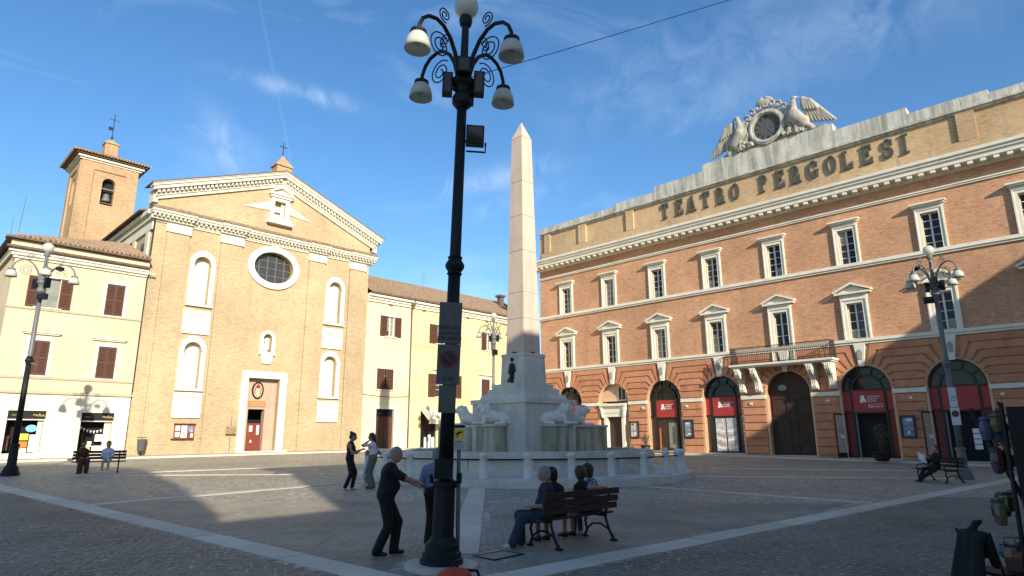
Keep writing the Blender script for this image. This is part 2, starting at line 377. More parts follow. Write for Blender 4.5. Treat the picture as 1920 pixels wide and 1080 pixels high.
def facade(mb, fr, s0, s1, zlo, zhi, holes, depth=.4, n=0., top=None):
    xs = {s0, s1}
    for h in holes:
        a, b = hspan(h); xs |= {a, b}
        if h[0] != 'r':
            for i in range(21): xs.add((a+b)/2 - (b-a)/2*cos(pi*i/20))
    if top:
        for a, _ in top: xs.add(a)
    xs = sorted(x for x in xs if s0-1e-6 <= x <= s1+1e-6)
    def tz(s):
        if not top: return zhi
        for (a, za), (b, zb) in zip(top, top[1:]):
            if a-1e-6 <= s <= b+1e-6: return za+(zb-za)*(s-a)/(b-a)
        return zhi
    for a, b in zip(xs, xs[1:]):
        if b-a < 1e-5: continue
        m_ = (a+b)/2; hs = sorted([h for h in holes if hspan(h)[0] < m_ < hspan(h)[1]], key=lambda h: hz(h, m_)[0])
        la, lb = zlo, zlo
        for h in hs:
            ha, hb = hz(h, a), hz(h, b)
            mb.add([fr.p(a, n, la), fr.p(b, n, lb), fr.p(b, n, hb[0]), fr.p(a, n, ha[0])], [(0, 1, 2, 3)]); la, lb = ha[1], hb[1]
        mb.add([fr.p(a, n, la), fr.p(b, n, lb), fr.p(b, n, tz(b)), fr.p(a, n, tz(a))], [(0, 1, 2, 3)])
    for h in holes:
        R = hring(h); k = len(R)
        mb.add([fr.p(a, q, z) for q in (n, n-depth) for a, z in R], [(i, (i+1) % k, k+(i+1) % k, k+i) for i in range(k)])
    return mb
def ringband(mb, fr, inner, outer, n0, n1, closed=True):   # frame between two matching (s,z) rings
    k = len(inner); vs = [fr.p(a, n, z) for n in (n0, n1) for R in (inner, outer) for a, z in R]; fs = []
    for i in range(k if closed else k-1):
        j = (i+1) % k
        fs += [(i, j, k+j, k+i), (2*k+i, 3*k+i, 3*k+j, 2*k+j), (i, 2*k+i, 2*k+j, j), (k+i, k+j, 3*k+j, 3*k+i)]
    if not closed: fs += [(0, k, 3*k, 2*k), (k-1, 3*k-1, 4*k-1, 2*k-1)]
    return mb.add(vs, fs)
def text_mesh(s, size, ext=.004, align='CENTER', shear=0.):
    c = bpy.data.curves.new('text', 'FONT'); c.body = s; c.size = size; c.extrude = ext; c.align_x = align; c.shear = shear; c.resolution_u = 3
    o = bpy.data.objects.new('text', c); me = bpy.data.meshes.new_from_object(o); bpy.data.objects.remove(o); return me
def put_text(s, size, fr, a, n, z, mat, parent, name='lettering', align='CENTER', ext=.004, flip=1, shear=0., sx=1.):
    me = text_mesh(s, size, ext, align, shear); off = Vector((0, 0, 0)); p = parent
    while p is not None: off = off + p.location; p = p.parent
    for v in me.vertices:
        q = Vector(fr.p(a+flip*v.co.x*sx, n+v.co.z, z+v.co.y)) - off; v.co = q
    me.materials.clear()
    return link(name, me, mat, parent)

# ------------------------------------------------------------------ solid modelling of bodies: blended capsules and ellipsoids -> one surface
def cap(a, b, ra, rb, lab, k=.03): return ('c', np.array(a, float), np.array(b, float), ra, rb, lab, k)
def ell(c, r, lab, R=None, k=.03): return ('e', np.array(c, float), np.array(r, float), (np.eye(3) if R is None else np.array(R)), lab, k)
def rotz(a): return np.array([[cos(a), -sin(a), 0], [sin(a), cos(a), 0], [0, 0, 1.]])
def roty(a): return np.array([[cos(a), 0, sin(a)], [0, 1, 0], [-sin(a), 0, cos(a)]])
def rotx(a): return np.array([[1, 0, 0], [0, cos(a), -sin(a)], [0, sin(a), cos(a)]])
def surface(prims, h, paint=()):
    lo = np.array([1e9]*3); hi = -lo
    for p in prims:
        if p[0] == 'c': r = max(p[3], p[4]); l, u = np.minimum(p[1], p[2])-r, np.maximum(p[1], p[2])+r
        else: r = p[2].max(); l, u = p[1]-r, p[1]+r
        lo, hi = np.minimum(lo, l), np.maximum(hi, u)
    lo -= 3*h; hi += 3*h; dim = np.ceil((hi-lo)/h).astype(int)+1
    D = np.full(dim, 1., np.float32); L = np.zeros(dim, np.int16); B = np.full(dim, 1., np.float32)
    ax = [lo[i]+h*np.arange(dim[i]) for i in range(3)]
    for p in prims:
        k = p[-1]; mg = k+3*h
        if p[0] == 'c': r = max(p[3], p[4]); l, u = np.minimum(p[1], p[2])-r-mg, np.maximum(p[1], p[2])+r+mg
        else: r = p[2].max(); l, u = p[1]-r-mg, p[1]+r+mg
        i0 = np.clip(((l-lo)/h).astype(int), 0, dim); i1 = np.clip(((u-lo)/h).astype(int)+2, 0, dim)
        sl = tuple(slice(a, b) for a, b in zip(i0, i1))
        X, Y, Z = np.meshgrid(*[ax[i][sl[i]] for i in range(3)], indexing='ij')
        if p[0] == 'c':
            a, b = p[1], p[2]; ba = b-a; q = max(ba@ba, 1e-9)
            t = np.clip(((X-a[0])*ba[0]+(Y-a[1])*ba[1]+(Z-a[2])*ba[2])/q, 0, 1)
            d = np.sqrt((X-a[0]-t*ba[0])**2+(Y-a[1]-t*ba[1])**2+(Z-a[2]-t*ba[2])**2)-(p[3]+(p[4]-p[3])*t)
        else:
            Q = np.stack([X-p[1][0], Y-p[1][1], Z-p[1][2]], -1) @ p[3]
            k0 = np.sqrt(((Q/p[2])**2).sum(-1)); k1 = np.sqrt(((Q/p[2]**2)**2).sum(-1)); d = k0*(k0-1)/np.maximum(k1, 1e-6)
        o = D[sl]; w = d < B[sl]; L[sl] = np.where(w, p[-2], L[sl]); B[sl] = np.minimum(B[sl], d)
        hh = np.maximum(k-np.abs(o-d), 0)/k; D[sl] = np.minimum(o, d)-hh*hh*k/4
    ins = D < 0
    c8 = [ins[i:dim[0]-1+i, j:dim[1]-1+j, k:dim[2]-1+k] for i in (0, 1) for j in (0, 1) for k in (0, 1)]
    s8 = sum(c.astype(np.int8) for c in c8); act = (s8 > 0) & (s8 < 8)
    idx = np.argwhere(act); vid = np.full(act.shape, -1, np.int64); vid[act] = np.arange(len(idx))
    acc = np.zeros((len(idx), 3)); cnt = np.zeros(len(idx))
    for axd in range(3):
        for o1 in (0, 1):
            for o2 in (0, 1):
                off = np.zeros(3, int); others = [q for q in range(3) if q != axd]; off[others[0]] = o1; off[others[1]] = o2
                A = idx+off; Bq = A.copy(); Bq[:, axd] += 1
                da, db = D[tuple(A.T)], D[tuple(Bq.T)]; cr = (da < 0) != (db < 0)
                t = np.where(cr, da/np.where(cr, da-db, 1), 0); P = A.astype(float); P[:, axd] += t
                acc[cr] += P[cr]; cnt[cr] += 1
    V = lo+h*acc/np.maximum(cnt, 1)[:, None]
    lab = L[tuple(np.minimum(np.round(acc/np.maximum(cnt, 1)[:, None]).astype(int), dim-1).T)]
    F = []
    for axd in range(3):
        u_, v_ = [(1, 2), (2, 0), (0, 1)][axd]
        sl0 = [slice(None)]*3; sl1 = [slice(None)]*3; sl0[axd] = slice(0, -1); sl1[axd] = slice(1, None)
        a, b = ins[tuple(sl0)], ins[tuple(sl1)]; e = np.argwhere(a != b)
        e = e[(e[:, u_] > 0) & (e[:, v_] > 0) & (e[:, u_] < dim[u_]-1) & (e[:, v_] < dim[v_]-1)]
        fl = a[tuple(e.T)]
        q = []
        for du, dv in ((-1, -1), (0, -1), (0, 0), (-1, 0)):
            c = e.copy(); c[:, u_] += du; c[:, v_] += dv; q.append(vid[tuple(c.T)])
        q = np.stack(q, 1); q[~fl] = q[~fl][:, ::-1]; F.append(q)
    F = np.concatenate(F); F = F[(F >= 0).all(1)]
    for c, r, l in paint:
        if l == 'face':
            hc_, fx_, hu_ = c; dd_ = V-hc_; w_ = ((dd_**2).sum(1) < .04) & (lab == 1) & (dd_@fx_ > .012+.25*np.maximum(dd_@hu_, 0)) & (dd_@hu_ < .062) & (dd_@hu_ > -.15); lab[w_] = 0; continue
        lab[((V-np.array(c))**2).sum(1) < r*r] = l
    fl = lab[F]; fm = np.sort(fl, 1)[:, 1]
    # a little smoothing
    nb = np.zeros_like(V); ct = np.zeros(len(V))
    for i in range(4):
        np.add.at(nb, F[:, i], V[F[:, (i+1) % 4]]); np.add.at(ct, F[:, i], 1)
        np.add.at(nb, F[:, i], V[F[:, (i+3) % 4]]); np.add.at(ct, F[:, i], 1)
    V = .55*V+.45*nb/np.maximum(ct, 1)[:, None]
    return V, F, fm
def sdf_object(name, prims, h, mats, parent=None, paint=(), xf=None):
    V, F, fm = surface(prims, h, paint)
    if xf is not None: V = V @ np.array(xf[0]).T + np.array(xf[1])
    off = Vector((0, 0, 0)); p = parent
    while p is not None: off = off + p.location; p = p.parent
    me = bpy.data.meshes.new(name); me.from_pydata((V-np.array(off)).tolist(), [], F.tolist())
    me.polygons.foreach_set('material_index', np.clip(fm, 0, len(mats)-1).astype(np.int32))
    return link(name, me, mats, parent, True)

# ================================================================== THE SETTING: ground, bands, pavements
g = MB(); S = 400
g.add([(x, y, gz(x, y)) for x, y in ((-S, -S), (S, -S), (S, S), (-S, S))], [(0, 1, 2, 3)])
ground = struct(g.build('ground', 'paving_plaza'))

def slab_run(name, a, b, width, step, mat, parent, top=.014, gap=.012, jit=.004, t0=.05):
    a, b = Vector(a[:2]), Vector(b[:2]); d = b-a; Ln = d.length; d /= Ln; q = Vector((-d.y, d.x))*width/2
    n = max(1, round(Ln/step)); out = []
    for i in range(n):
        s0, s1 = i*Ln/n+gap/2, (i+1)*Ln/n-gap/2; dz = random.uniform(-jit, jit)
        P = [a+d*s0-q, a+d*s1-q, a+d*s1+q, a+d*s0+q]
        m = MB(); vs = [(p.x, p.y, gz(p.x, p.y)-t0) for p in P] + [(p.x, p.y, gz(p.x, p.y)+top+dz) for p in P]
        m.add(vs, [(3, 2, 1, 0), (4, 5, 6, 7)]+[(k, (k+1) % 4, 4+(k+1) % 4, 4+k) for k in range(4)])
        out.append(m.build(name, mat, parent))
    return out
def isect(p, d, q, e):
    p, d, q, e = [Vector(v[:2]) for v in (p, d, q, e)]; den = d.x*e.y-d.y*e.x
    t = ((q.x-p.x)*e.y-(q.y-p.y)*e.x)/den; return p+d*t
La, Lb = gnd(0, 914).xy, gnd(690, 1079).xy
Ba, Bb = gnd(985, 1077).xy, gnd(1880, 903).xy
corner = isect(La, Lb-La, Ba, Bb-Ba)
dl = (La-Lb).normalized(); db_ = (Bb-Ba).normalized()
OX, OY = 20.3, 19.3                                      # centre of the fountain
band = struct(bpy.data.objects.new('paving_band', None)); col.objects.link(band)
slab_run('paving_slab', corner+dl*.32, La+dl*6.2, .5, 1.45, 'paving_pale', band)
slab_run('paving_slab', corner-db_*.25, Bb+db_*4, .5, 1.45, 'paving_pale', band)
rim = Vector((OX, OY))
def to_ring(p, R=7.05):
    v = Vector(p[:2])-rim; return rim+v.normalized()*R
p = gnd(160, 948); slab_run('paving_slab', p.xy, to_ring(gnd(700, 901)), .38, 1.3, 'paving_pale', band)
p = gnd(1636, 944); slab_run('paving_slab', p.xy, to_ring(gnd(1170, 908)), .36, 1.3, 'paving_pale', band)
p = gnd(866, 1040); slab_run('paving_slab', p.xy, to_ring(gnd(897, 915)), .52, 1.6, 'paving_pale', band)
slab_run('paving_slab', gnd(48, 892.5).xy, gnd(660, 889).xy, .34, 1.6, 'paving_pale', band)
slab_run('paving_slab', gnd(140, 891).xy, gnd(630, 872).xy, .34, 1.6, 'paving_pale', band)
slab_run('paving_slab', gnd(1302, 893.5).xy, gnd(1786, 898).xy, .34, 1.6, 'paving_pale', band)
slab_run('paving_slab', gnd(1330, 878).xy, gnd(1700, 883).xy, .34, 1.6, 'paving_pale', band)
# pavements with kerbs along the two rows
def pavement(name, x0, x1, y0, y1, h=.1):
    m = MB(); vs = [(x, y, gz(x, y)-.1) for x, y in ((x0, y0), (x1, y0), (x1, y1), (x0, y1))]+[(x, y, gz(x, y)+h) for x, y in ((x0, y0), (x1, y0), (x1, y1), (x0, y1))]
    m.add(vs, [(3, 2, 1, 0), (4, 5, 6, 7)]+[(k, (k+1) % 4, 4+(k+1) % 4, 4+k) for k in range(4)])
    return struct(m.build(name, 'sidewalk_stone'))
pv = pavement('pavement', -2, 60, 42.30, 44.2); slab_run('kerb_stone', (-2, 42.13), (46, 42.13), .3, 1.2, 'kerb_stone', pv, top=.112)
pt_ = pavement('pavement', 41.2, 43.2, -12, 38.4); slab_run('kerb_stone', (41.04, -12), (41.04, 38.4), .28, 1.2, 'kerb_stone', pt_, top=.112)

# stones of the paving near the viewer: real relief, too many to be picked apart one by one
def inside(x, y):                                         # inside the square bounded by the pale bands
    q = Vector((x, y))-corner; return (q.x*dl.y-q.y*dl.x) > .30 and (db_.x*q.y-db_.y*q.x) > .30
def outside(x, y):
    q = Vector((x, y))-corner; return (q.x*dl.y-q.y*dl.x) < -.30 or (db_.x*q.y-db_.y*q.x) < -.30
def stones(name, mat, test, w, l, top, jit, smax, rot, arc=False):
    V, F = [], []
    for i in range(int(60/w)):
        f0 = 6.5+i*w
        if f0 > smax: break
        lim = f0*.86+1
        for j in range(int(2*lim/l)):
            r = -lim+(j+(.5 if i % 2 else 0))*l
            if arc: f1 = f0+.22*(4*(((r/1.5) % 1)-.5)**2)+random.uniform(-.015, .015)
            else: f1 = f0
            a = rot; x = f1*cos(YAW)+r*sin(YAW); y = f1*sin(YAW)-r*cos(YAW)
            if arc is False:
                x, y = (f1*cos(a)-r*sin(a), f1*sin(a)+r*cos(a))
                fwd_ = x*cos(YAW)+y*sin(YAW); rr = x*sin(YAW)-y*cos(YAW)
                if fwd_ < 6.5 or fwd_ > smax or abs(rr) > fwd_*.86: continue
            if not test(x, y): continue
            if (x-6.19)**2+(y-7.54)**2 < .4**2: continue
            k = len(V); hw, hl = w*.47*random.uniform(.86, 1.06), l*.47*random.uniform(.84, 1.08); x += random.uniform(-.02, .02); y += random.uniform(-.02, .02)
            ca, sa = (cos(YAW), sin(YAW)) if arc else (cos(a), sin(a)); tw = random.uniform(-.3, .3); ca, sa = ca*cos(tw)-sa*sin(tw), sa*cos(tw)+ca*sin(tw)
            zt = top+random.uniform(-jit, jit)
            for hs, z in ((1., -.01), (.97, zt-.006), (.72, zt)):
                for u_, v_ in ((-1, -1), (1, -1), (1, 1), (-1, 1)):
                    xx = x+ca*u_*hw*hs-sa*v_*hl*hs; yy = y+sa*u_*hw*hs+ca*v_*hl*hs; V.append((xx, yy, gz(xx, yy)+z))
            for q in (0, 4):
                for e in range(4): F.append((k+q+e, k+q+(e+1) % 4, k+q+4+(e+1) % 4, k+q+4+e))
            F.append((k+8, k+9, k+10, k+11))
    m = MB(); m.v, m.f = V, F
    return stuff(m.build(name, mat, fix=False))
stones('cobblestones', 'cobble_stone', outside, .115, .125, .007, .0025, 19, 0, True).parent = ground
# inner setts run in rows along X: made on a rotated raster
def setts():
    V, F = [], []; w, l = .105, .19
    for i in range(int(17/w)):
        y = 6.0+i*w
        for j in range(int(22/l)):
            x = 4.5+(j+random.uniform(-.08, .08)+(.5 if i % 2 else 0))*l
            f = x*cos(YAW)+y*sin(YAW); r = x*sin(YAW)-y*cos(YAW)
            if f < 6.5 or f > 17.5 or abs(r) > f*.84 or not inside(x, y) or (x-OX)**2+(y-OY)**2 < 53: continue
            dq = Vector((x, y))-Vector((6.4, 7.6)); c_, s_ = .717, .697
            if 0 < dq.x*c_+dq.y*s_ < 14 and abs(-dq.x*s_+dq.y*c_) < .42: continue
            if abs(x-7.35) < .5 and abs(y-7.55) < .35: continue
            if (x-6.19)**2+(y-7.54)**2 < .75**2: continue
            k = len(V); zt = .005+random.uniform(-.002, .002); hw, hl = w*.486, l*.486*random.uniform(.95, 1.0)
            tx, ty = random.uniform(-.012, .012), random.uniform(-.02, .02)
            for hs, z in ((1., -.01), (.99, zt-.0015), (.94, zt)):
                for u_, v_ in ((-1, -1), (1, -1), (1, 1), (-1, 1)):
                    xx, yy = x+u_*hl*hs, y+v_*hw*hs; V.append((xx, yy, gz(xx, yy)+z+(u_*hl*tx+v_*hw*ty if z > 0 else 0)))
            for q in (0, 4):
                for e in range(4): F.append((k+q+e, k+q+(e+1) % 4, k+q+4+(e+1) % 4, k+q+4+e))
            F.append((k+8, k+9, k+10, k+11))
    m = MB(); m.v, m.f = V, F
    return stuff(m.build('paving_setts', 'sett_stone', fix=False))
setts().parent = ground
mh = MB(); ringband(mh, Fr((7.35, 7.55, gz(7.35, 7.55)), (1, 0, 0), (0, 0, 1)), [(0, 0)]*4, [(0, 0)]*4, 0, 0) if False else None
x0, y0 = 7.35, 7.55
m = MB()
for a0, a1, b0, b1 in ((-.34, .34, -.24, -.20), (-.34, .34, .20, .24), (-.34, -.30, -.20, .20), (.30, .34, -.20, .20)): m.box(x0+a0, x0+a1, y0+b0, y0+b1, gz(x0, y0)-.02, gz(x0, y0)+.012)
mc = tag(m.build('manhole_cover', 'iron'), 'dark rectangular manhole frame set in the paving left of the occupied bench', 'manhole cover')
m = MB(); m.box(x0-.29, x0+.29, y0-.19, y0+.19, gz(x0, y0)-.02, gz(x0, y0)+.008); m.build('cover_plate', 'sett_stone', mc)

# ================================================================== THE THEATRE
TC = 16.67; TP = 4.69
theatre = thing('theatre', 'long brick theatre with arched ground floor, clock and lettering on its attic', 'theatre', (XT, TC, .5))
def T(name, mb, mat, parent=None, **k): return mb.build(name, mat, parent or theatre, **k)
bays = [TC+TP*k for k in range(-4, 5)]; AR, AZ = 1.42, 4.70
holes = [('a', y, AR, -.3, AZ) for y in bays]
holes += [('r', y-.47, y+.47, 7.78, 10.05) for y in bays if abs(y-TC) > .1] + [('r', TC-.47, TC+.47, 6.9, 10.1)]
holes += [('r', y-.47, y+.47, 12.62, 14.9) for y in bays]
T0, T1 = TC-21.95, TC+21.95
m = MB(); facade(m, FT, T0, T1, -.4, 17.2, holes, .42)
m.box(XT+.05, XT+19, T1-.001, T1-.4, -.4, 20.4); m.box(XT+.05, XT+19, T0+.001, T0+.4, -.4, 20.4); m.box(XT+18.6, XT+19, T0+.4, T1-.4, -.4, 17)
T('wall', m, 'brick_theatre')
m = MB(); m.box(T0+.5, T1-.5, -.47, -.9, -.4, 17, FT); T('interior', m, 'interior')
m = MB(); m.prism([(T0, 17.3), (T1, 17.3), (T1-6, 19.2), (T0+6, 19.2)], -1.2, -18, FT); T('roof', m, 'tile_roof')
# rusticated piers: every course a block of its own
PR = .11
piers = []
for k in range(-5, 5):
    a = T0+.02 if k == -5 else TC+TP*k+AR+.16; b = T1-.02 if k == 4 else TC+TP*(k+1)-AR-.16; piers.append((a, b))
for a, b in piers:
    if b < -1: continue
    z = .1; zz = [.25]+[.25+i*.514 for i in range(1, 9)]
    for i in range(8):
        m = MB(); m.box(a, b, 0., PR, zz[i]+(.0 if i else -.6), zz[i+1]-.065, FT); T('stone_course', m, 'rustic')
    m = MB(); m.box(a-.10, b+.10, 0, .17, 4.36, 4.62, FT); T('impost', m, 'white_stone')
for k in range(-5, 5):                                     # hooked voussoirs between neighbouring arches
    ca, cb = TC+TP*k, TC+TP*(k+1)
    if cb < -1: continue
    th = [radians(t) for t in (3, 15.5, 28.5, 41.5, 54.5, 67.5, 80)]; zs = [4.66, 5.14, 5.60, 6.06, 6.52, 6.98, 7.42]
    for i in range(6):
        def line(j, e):
            t = th[j]+e*.036; r1 = max((zs[j]+e*.032-AZ)/sin(t), AR+.1) if j else AR+.2
            A = (AR+.06)*cos(t), AZ+(AR+.06)*sin(t); Bp = r1*cos(t), (AZ+r1*sin(t) if j else zs[0]+e*.032); L_ = [A, Bp]
            lft = [(ca+x, z) for x, z in L_]; rgt = [(cb-x, z) for x, z in reversed(L_)]
            if k == -5: return [(T0+.02, lft[0][1] if False else rgt[0][1])]+rgt
            if k == 4: return lft+[(T1-.02, lft[-1][1])]
            return lft+rgt
        m = MB(); m.strip(line(i, 1), line(i+1, -1), 0., PR, FT); T('voussoir_course', m, 'rustic')
for y in bays:
    if y < 1: continue
    m = MB(); m.prism([(y-.13, 6.06), (y+.13, 6.06), (y+.33, 7.44), (y-.33, 7.44)], .0, .2, FT); ks = T('keystone', m, 'white_stone')
    if abs(y-TC) > .1:
        m = MB(); m.prism([(y-.10, 6.5), (y+.10, 6.5), (y+.15, 6.95), (y, 7.12), (y-.15, 6.95)], .2, .25, FT); m.build('carving', 'carved_stone', ks)
    m = MB(); A = [(y+(AR)*cos(t), AZ+AR*sin(t)) for t in np.linspace(0, pi, 21)]; B_ = [(y+(AR+.14)*cos(t), AZ+(AR+.14)*sin(t)) for t in np.linspace(0, pi, 21)]
    A = [(y+AR, -.2)]+A+[(y-AR, -.2)]; B_ = [(y+AR+.14, -.2)]+B_+[(y-AR-.14, -.2)]
    ringband(m, FT, A, B_, .0, .05, False); T('arch_surround', m, 'rustic_pale')
# strings, cornice, attic
def course(name, mat, z0, z1, n1, parent=None, s0=T0-.05, s1=T1+.05, n0=0):
    m = MB(); m.box(s0, s1, n0, n1, z0, z1, FT); return T(name, m, mat, parent)
course('string_course', 'white_stone', 7.44, 7.58, .16); course('string_course', 'white_stone', 7.582, 7.76, .24)
course('string_course', 'white_stone', 12.28, 12.40, .12); course('string_course', 'white_stone', 12.402, 12.60, .2)
course('string_course', 'white_stone', 16.12, 16.22, .10); course('string_course', 'white_stone', 16.222, 16.3, .16)
m = MB(); prof = [(0, 16.98), (.22, 17.0), (.25, 17.2), (.78, 17.22), (.80, 17.46), (.90, 17.5), (.92, 17.62), (1.02, 17.68), (1.04, 17.86), (0, 17.98)]
k = len(prof); m.add([FT.p(s, n, z) for s in (T0-.6, T1+.6) for n, z in prof], [tuple(range(k)), tuple(range(2*k-1, k-1, -1))]+[(i, (i+1) % k, k+(i+1) % k, k+i) for i in range(k)])
cornice = T('cornice', m, 'white_stone')
m = MB(); m.box(0, .26, .25, .74, 17.03, 17.215, FT); mo = T('modillion', m, 'white_stone', cornice)
mo.location = Vector((0, T0-.4, 0))
n_mod = 73
for i in range(1, n_mod):
    c = mo.copy(); col.objects.link(c); c.parent = cornice; c.location = (0, T0-.4+i*.61, 0)
m = MB(); m.box(T0+.3, T1-.3, -1.2, -.02, 17.98, 20.55, FT); T('attic_wall', m, 'brick_attic')
m = MB(); m.box(T0+.26, T1-.26, -.018, .12, 17.97, 18.72, FT); T('attic_plinth', m, 'brick_attic')
for a, b in [(33.8, 32.95), (28.67, 27.92), (5.21, 4.3), (37.9, 37.2), (0.4, -.4)]:
    m = MB(); m.box(b, a, -.018, .14, 18.722, 20.45, FT); T('attic_pilaster', m, 'brick_attic')
course('attic_moulding', 'attic_stone', 20.45, 20.58, .12, s0=T0+.2, s1=T1-.2, n0=-.1); course('attic_moulding', 'attic_stone', 20.582, 20.72, .26, s0=T0+.2, s1=T1-.2, n0=-.1)
steps = [(T0+.1, TC-13.2, 21.22), (TC-13.2, TC-9.1, 21.45), (TC-9.1, TC-4.8, 21.9), (TC-4.8, TC+4.8, 22.45), (TC+4.8, TC+9.1, 21.9), (TC+9.1, TC+13.2, 21.45), (TC+13.2, T1-.1, 21.22)]
for a, b, z in steps:
    n_ = max(1, round((b-a)/1.5))
    for i in range(n_):
        dz = random.uniform(-.02, .02)
        m = MB(); m.box(a+(b-a)*i/n_+.01, a+(b-a)*(i+1)/n_-.01, -.75, .10, 20.722, z+dz, FT); T('parapet_stone', m, 'attic_stone')
# letters: strokes with slab serifs
def glyph(ch):
    V = lambda x, w=.20: [(x, x+w, 0, 1.28)]
    sf = lambda x0, x1, z: [(x0, x1, z, z+.10)]
    Wd = .78; out = []; arcs = []
    top, bot = 1.18, 0
    if ch == 'T': out = [(.315, .465, 0, 1.28), (0, .78, 1.12, 1.28), (0, .10, .86, 1.12), (.68, .78, .86, 1.12), (.17, .61, 0, .10)]
    if ch == 'E': out = [(.10, .255, 0, 1.28), (0, .72, 1.13, 1.28), (0, .76, 0, .15), (.255, .52, .59, .70), (.62, .72, .88, 1.13), (.66, .76, .15, .42), (.44, .53, .47, .83)]
    if ch == 'L': out = [(.10, .255, 0, 1.28), (0, .40, 1.17, 1.28), (0, .74, 0, .15), (.63, .74, .15, .46)]
    if ch == 'I': out = [(.165, .315, 0, 1.28), (0, .48, 1.17, 1.28), (0, .48, 0, .11)]
    if ch == 'P': out = [(.10, .255, 0, 1.28), (0, .36, 1.17, 1.28), (0, .40, 0, .11)]; arcs = [(.30, .92, .36, .36, -90, 90)]
    if ch == 'R': out = [(.10, .255, 0, 1.28), (0, .36, 1.17, 1.28), (0, .38, 0, .11), (.58, .71, 0, .60), (.50, .82, 0, .11)]; arcs = [(.30, .92, .36, .36, -90, 90)]
    if ch == 'O': arcs = [(.40, .64, .40, .64, 0, 360)]
    if ch == 'G': arcs = [(.40, .64, .40, .64, 35, 330)]; out = [(.58, .76, .08, .56), (.44, .82, .50, .60), (.66, .76, .82, 1.14)]
    if ch == 'S': arcs = [(.36, .93, .34, .35, 25, 270), (.36, .36, .36, .36, -155, 90)]; out = [(.60, .70, .82, 1.22), (.0, .10, .06, .46)]
    if ch == 'A': arcs = []; out = [(.18, .60, .36, .48), (-.06, .28, 0, .10), (.50, .84, 0, .10)]
    return out, arcs
def letter(ch, y, z0, parent):
    m = MB(); out, arcs = glyph(ch); i = 0
    def P(x): return y-x*.80
    for a, b, c, d in out:
        m.box(P(a), P(b), -.01, .10+.002*i, z0+c, z0+d, FT); i += 1
    if ch == 'A':
        m.strip([(P(.04), z0), (P(.30), z0+1.28)], [(P(.20), z0), (P(.48), z0+1.28)], -.01, .115, FT); m.strip([(P(.74), z0), (P(.46), z0+1.279)], [(P(.56), z0), (P(.30), z0+1.279)], -.01, .117, FT)
    for cx, cz, rx, rz, a0, a1 in arcs:
        ts = np.radians(np.linspace(a0, a1, 22)); lo = [(P(cx+(rx-.145)*cos(t)), z0+cz+(rz-.10)*sin(t)) for t in ts]; hi = [(P(cx+rx*cos(t)), z0+cz+rz*sin(t)) for t in ts]
        m.strip(lo, hi, -.01, .10+.002*i, FT); i += 1
    return T('letter', m, 'letter_metal', parent)
y = 25.28
spots = dict(zip(range(16), [25.28, 23.98, 22.78, 21.55, 20.25, 18.98+.45, None, 17.22, 16.0, 14.78, 13.52, 12.25, 11.05, 9.95, 8.85, 8.02]))
xs_px = [1241, 1268, 1291, 1317, 1344, 1371, 1425, 1455, 1484, 1516, 1549, 1580, 1616, 1655, 1690]
def y_at(px, z):
    for yy in np.linspace(30, 4, 2601):
        d = Vector((XT, yy, z))-Vector((0, 0, CZ))
        if 960+FPX*d.dot(rt)/d.dot(fw) >= px: return yy
    return 4
for ch, px in zip('TEATROPERGOLESI', xs_px): letter(ch, y_at(px, 19.6), 18.93, None)
# windows
def casement(parent, s0, s1, z0, z1, fr, glass, rows, n=-.22, fm='frame_white', t=.055):
    m = MB(); c = (s0+s1)/2
    m.box(s0, s0+t, n, n+.06, z0, z1, fr); m.box(s1-t, s1, n, n+.06, z0, z1, fr); m.box(s0+t, s1-t, n, n+.06, z1-t, z1, fr); m.box(s0+t, s1-t, n, n+.06, z0, z0+t*1.4, fr)
    m.box(c-t*.9, c+t*.9, n, n+.075, z0+t*1.4, z1-t, fr)
    for i in range(1, rows):
        z = z0+(z1-z0)*i/rows; m.box(s0+t, c-t*.9, n, n+.04, z-.018, z+.018, fr); m.box(c+t*.9, s1-t, n, n+.04, z-.018, z+.018, fr)
    f = m.build('casement', fm, parent)
    for a, b in ((s0+t, c-t*.9), (c+t*.9, s1-t)):
        g_ = glass if random.random() < .7 else random.choice(['glass_dark', 'glass_curtain', 'glass_warm']); zc_ = z0+t+(z1-z0-2*t)*random.choice([0, 0, 0, .28, .5, .62])
        if zc_ > z0+t: q = MB(); q.box(a, b, n-.03, n-.012, z0+t, zc_, fr); q.build('curtain_pane', 'glass_curtain' if g_ != 'glass_curtain' else 'glass_warm', parent)
        q = MB(); q.box(a, b, n-.03, n-.01, zc_, z1-t, fr); q.build('pane', g_, parent)
    return f
gl_up = ['glass_dark']*7+['glass_curtain']*2; gl_f1 = ['glass_dark']*5+['glass_dark', 'glass_curtain', 'glass_dark', 'glass_curtain']
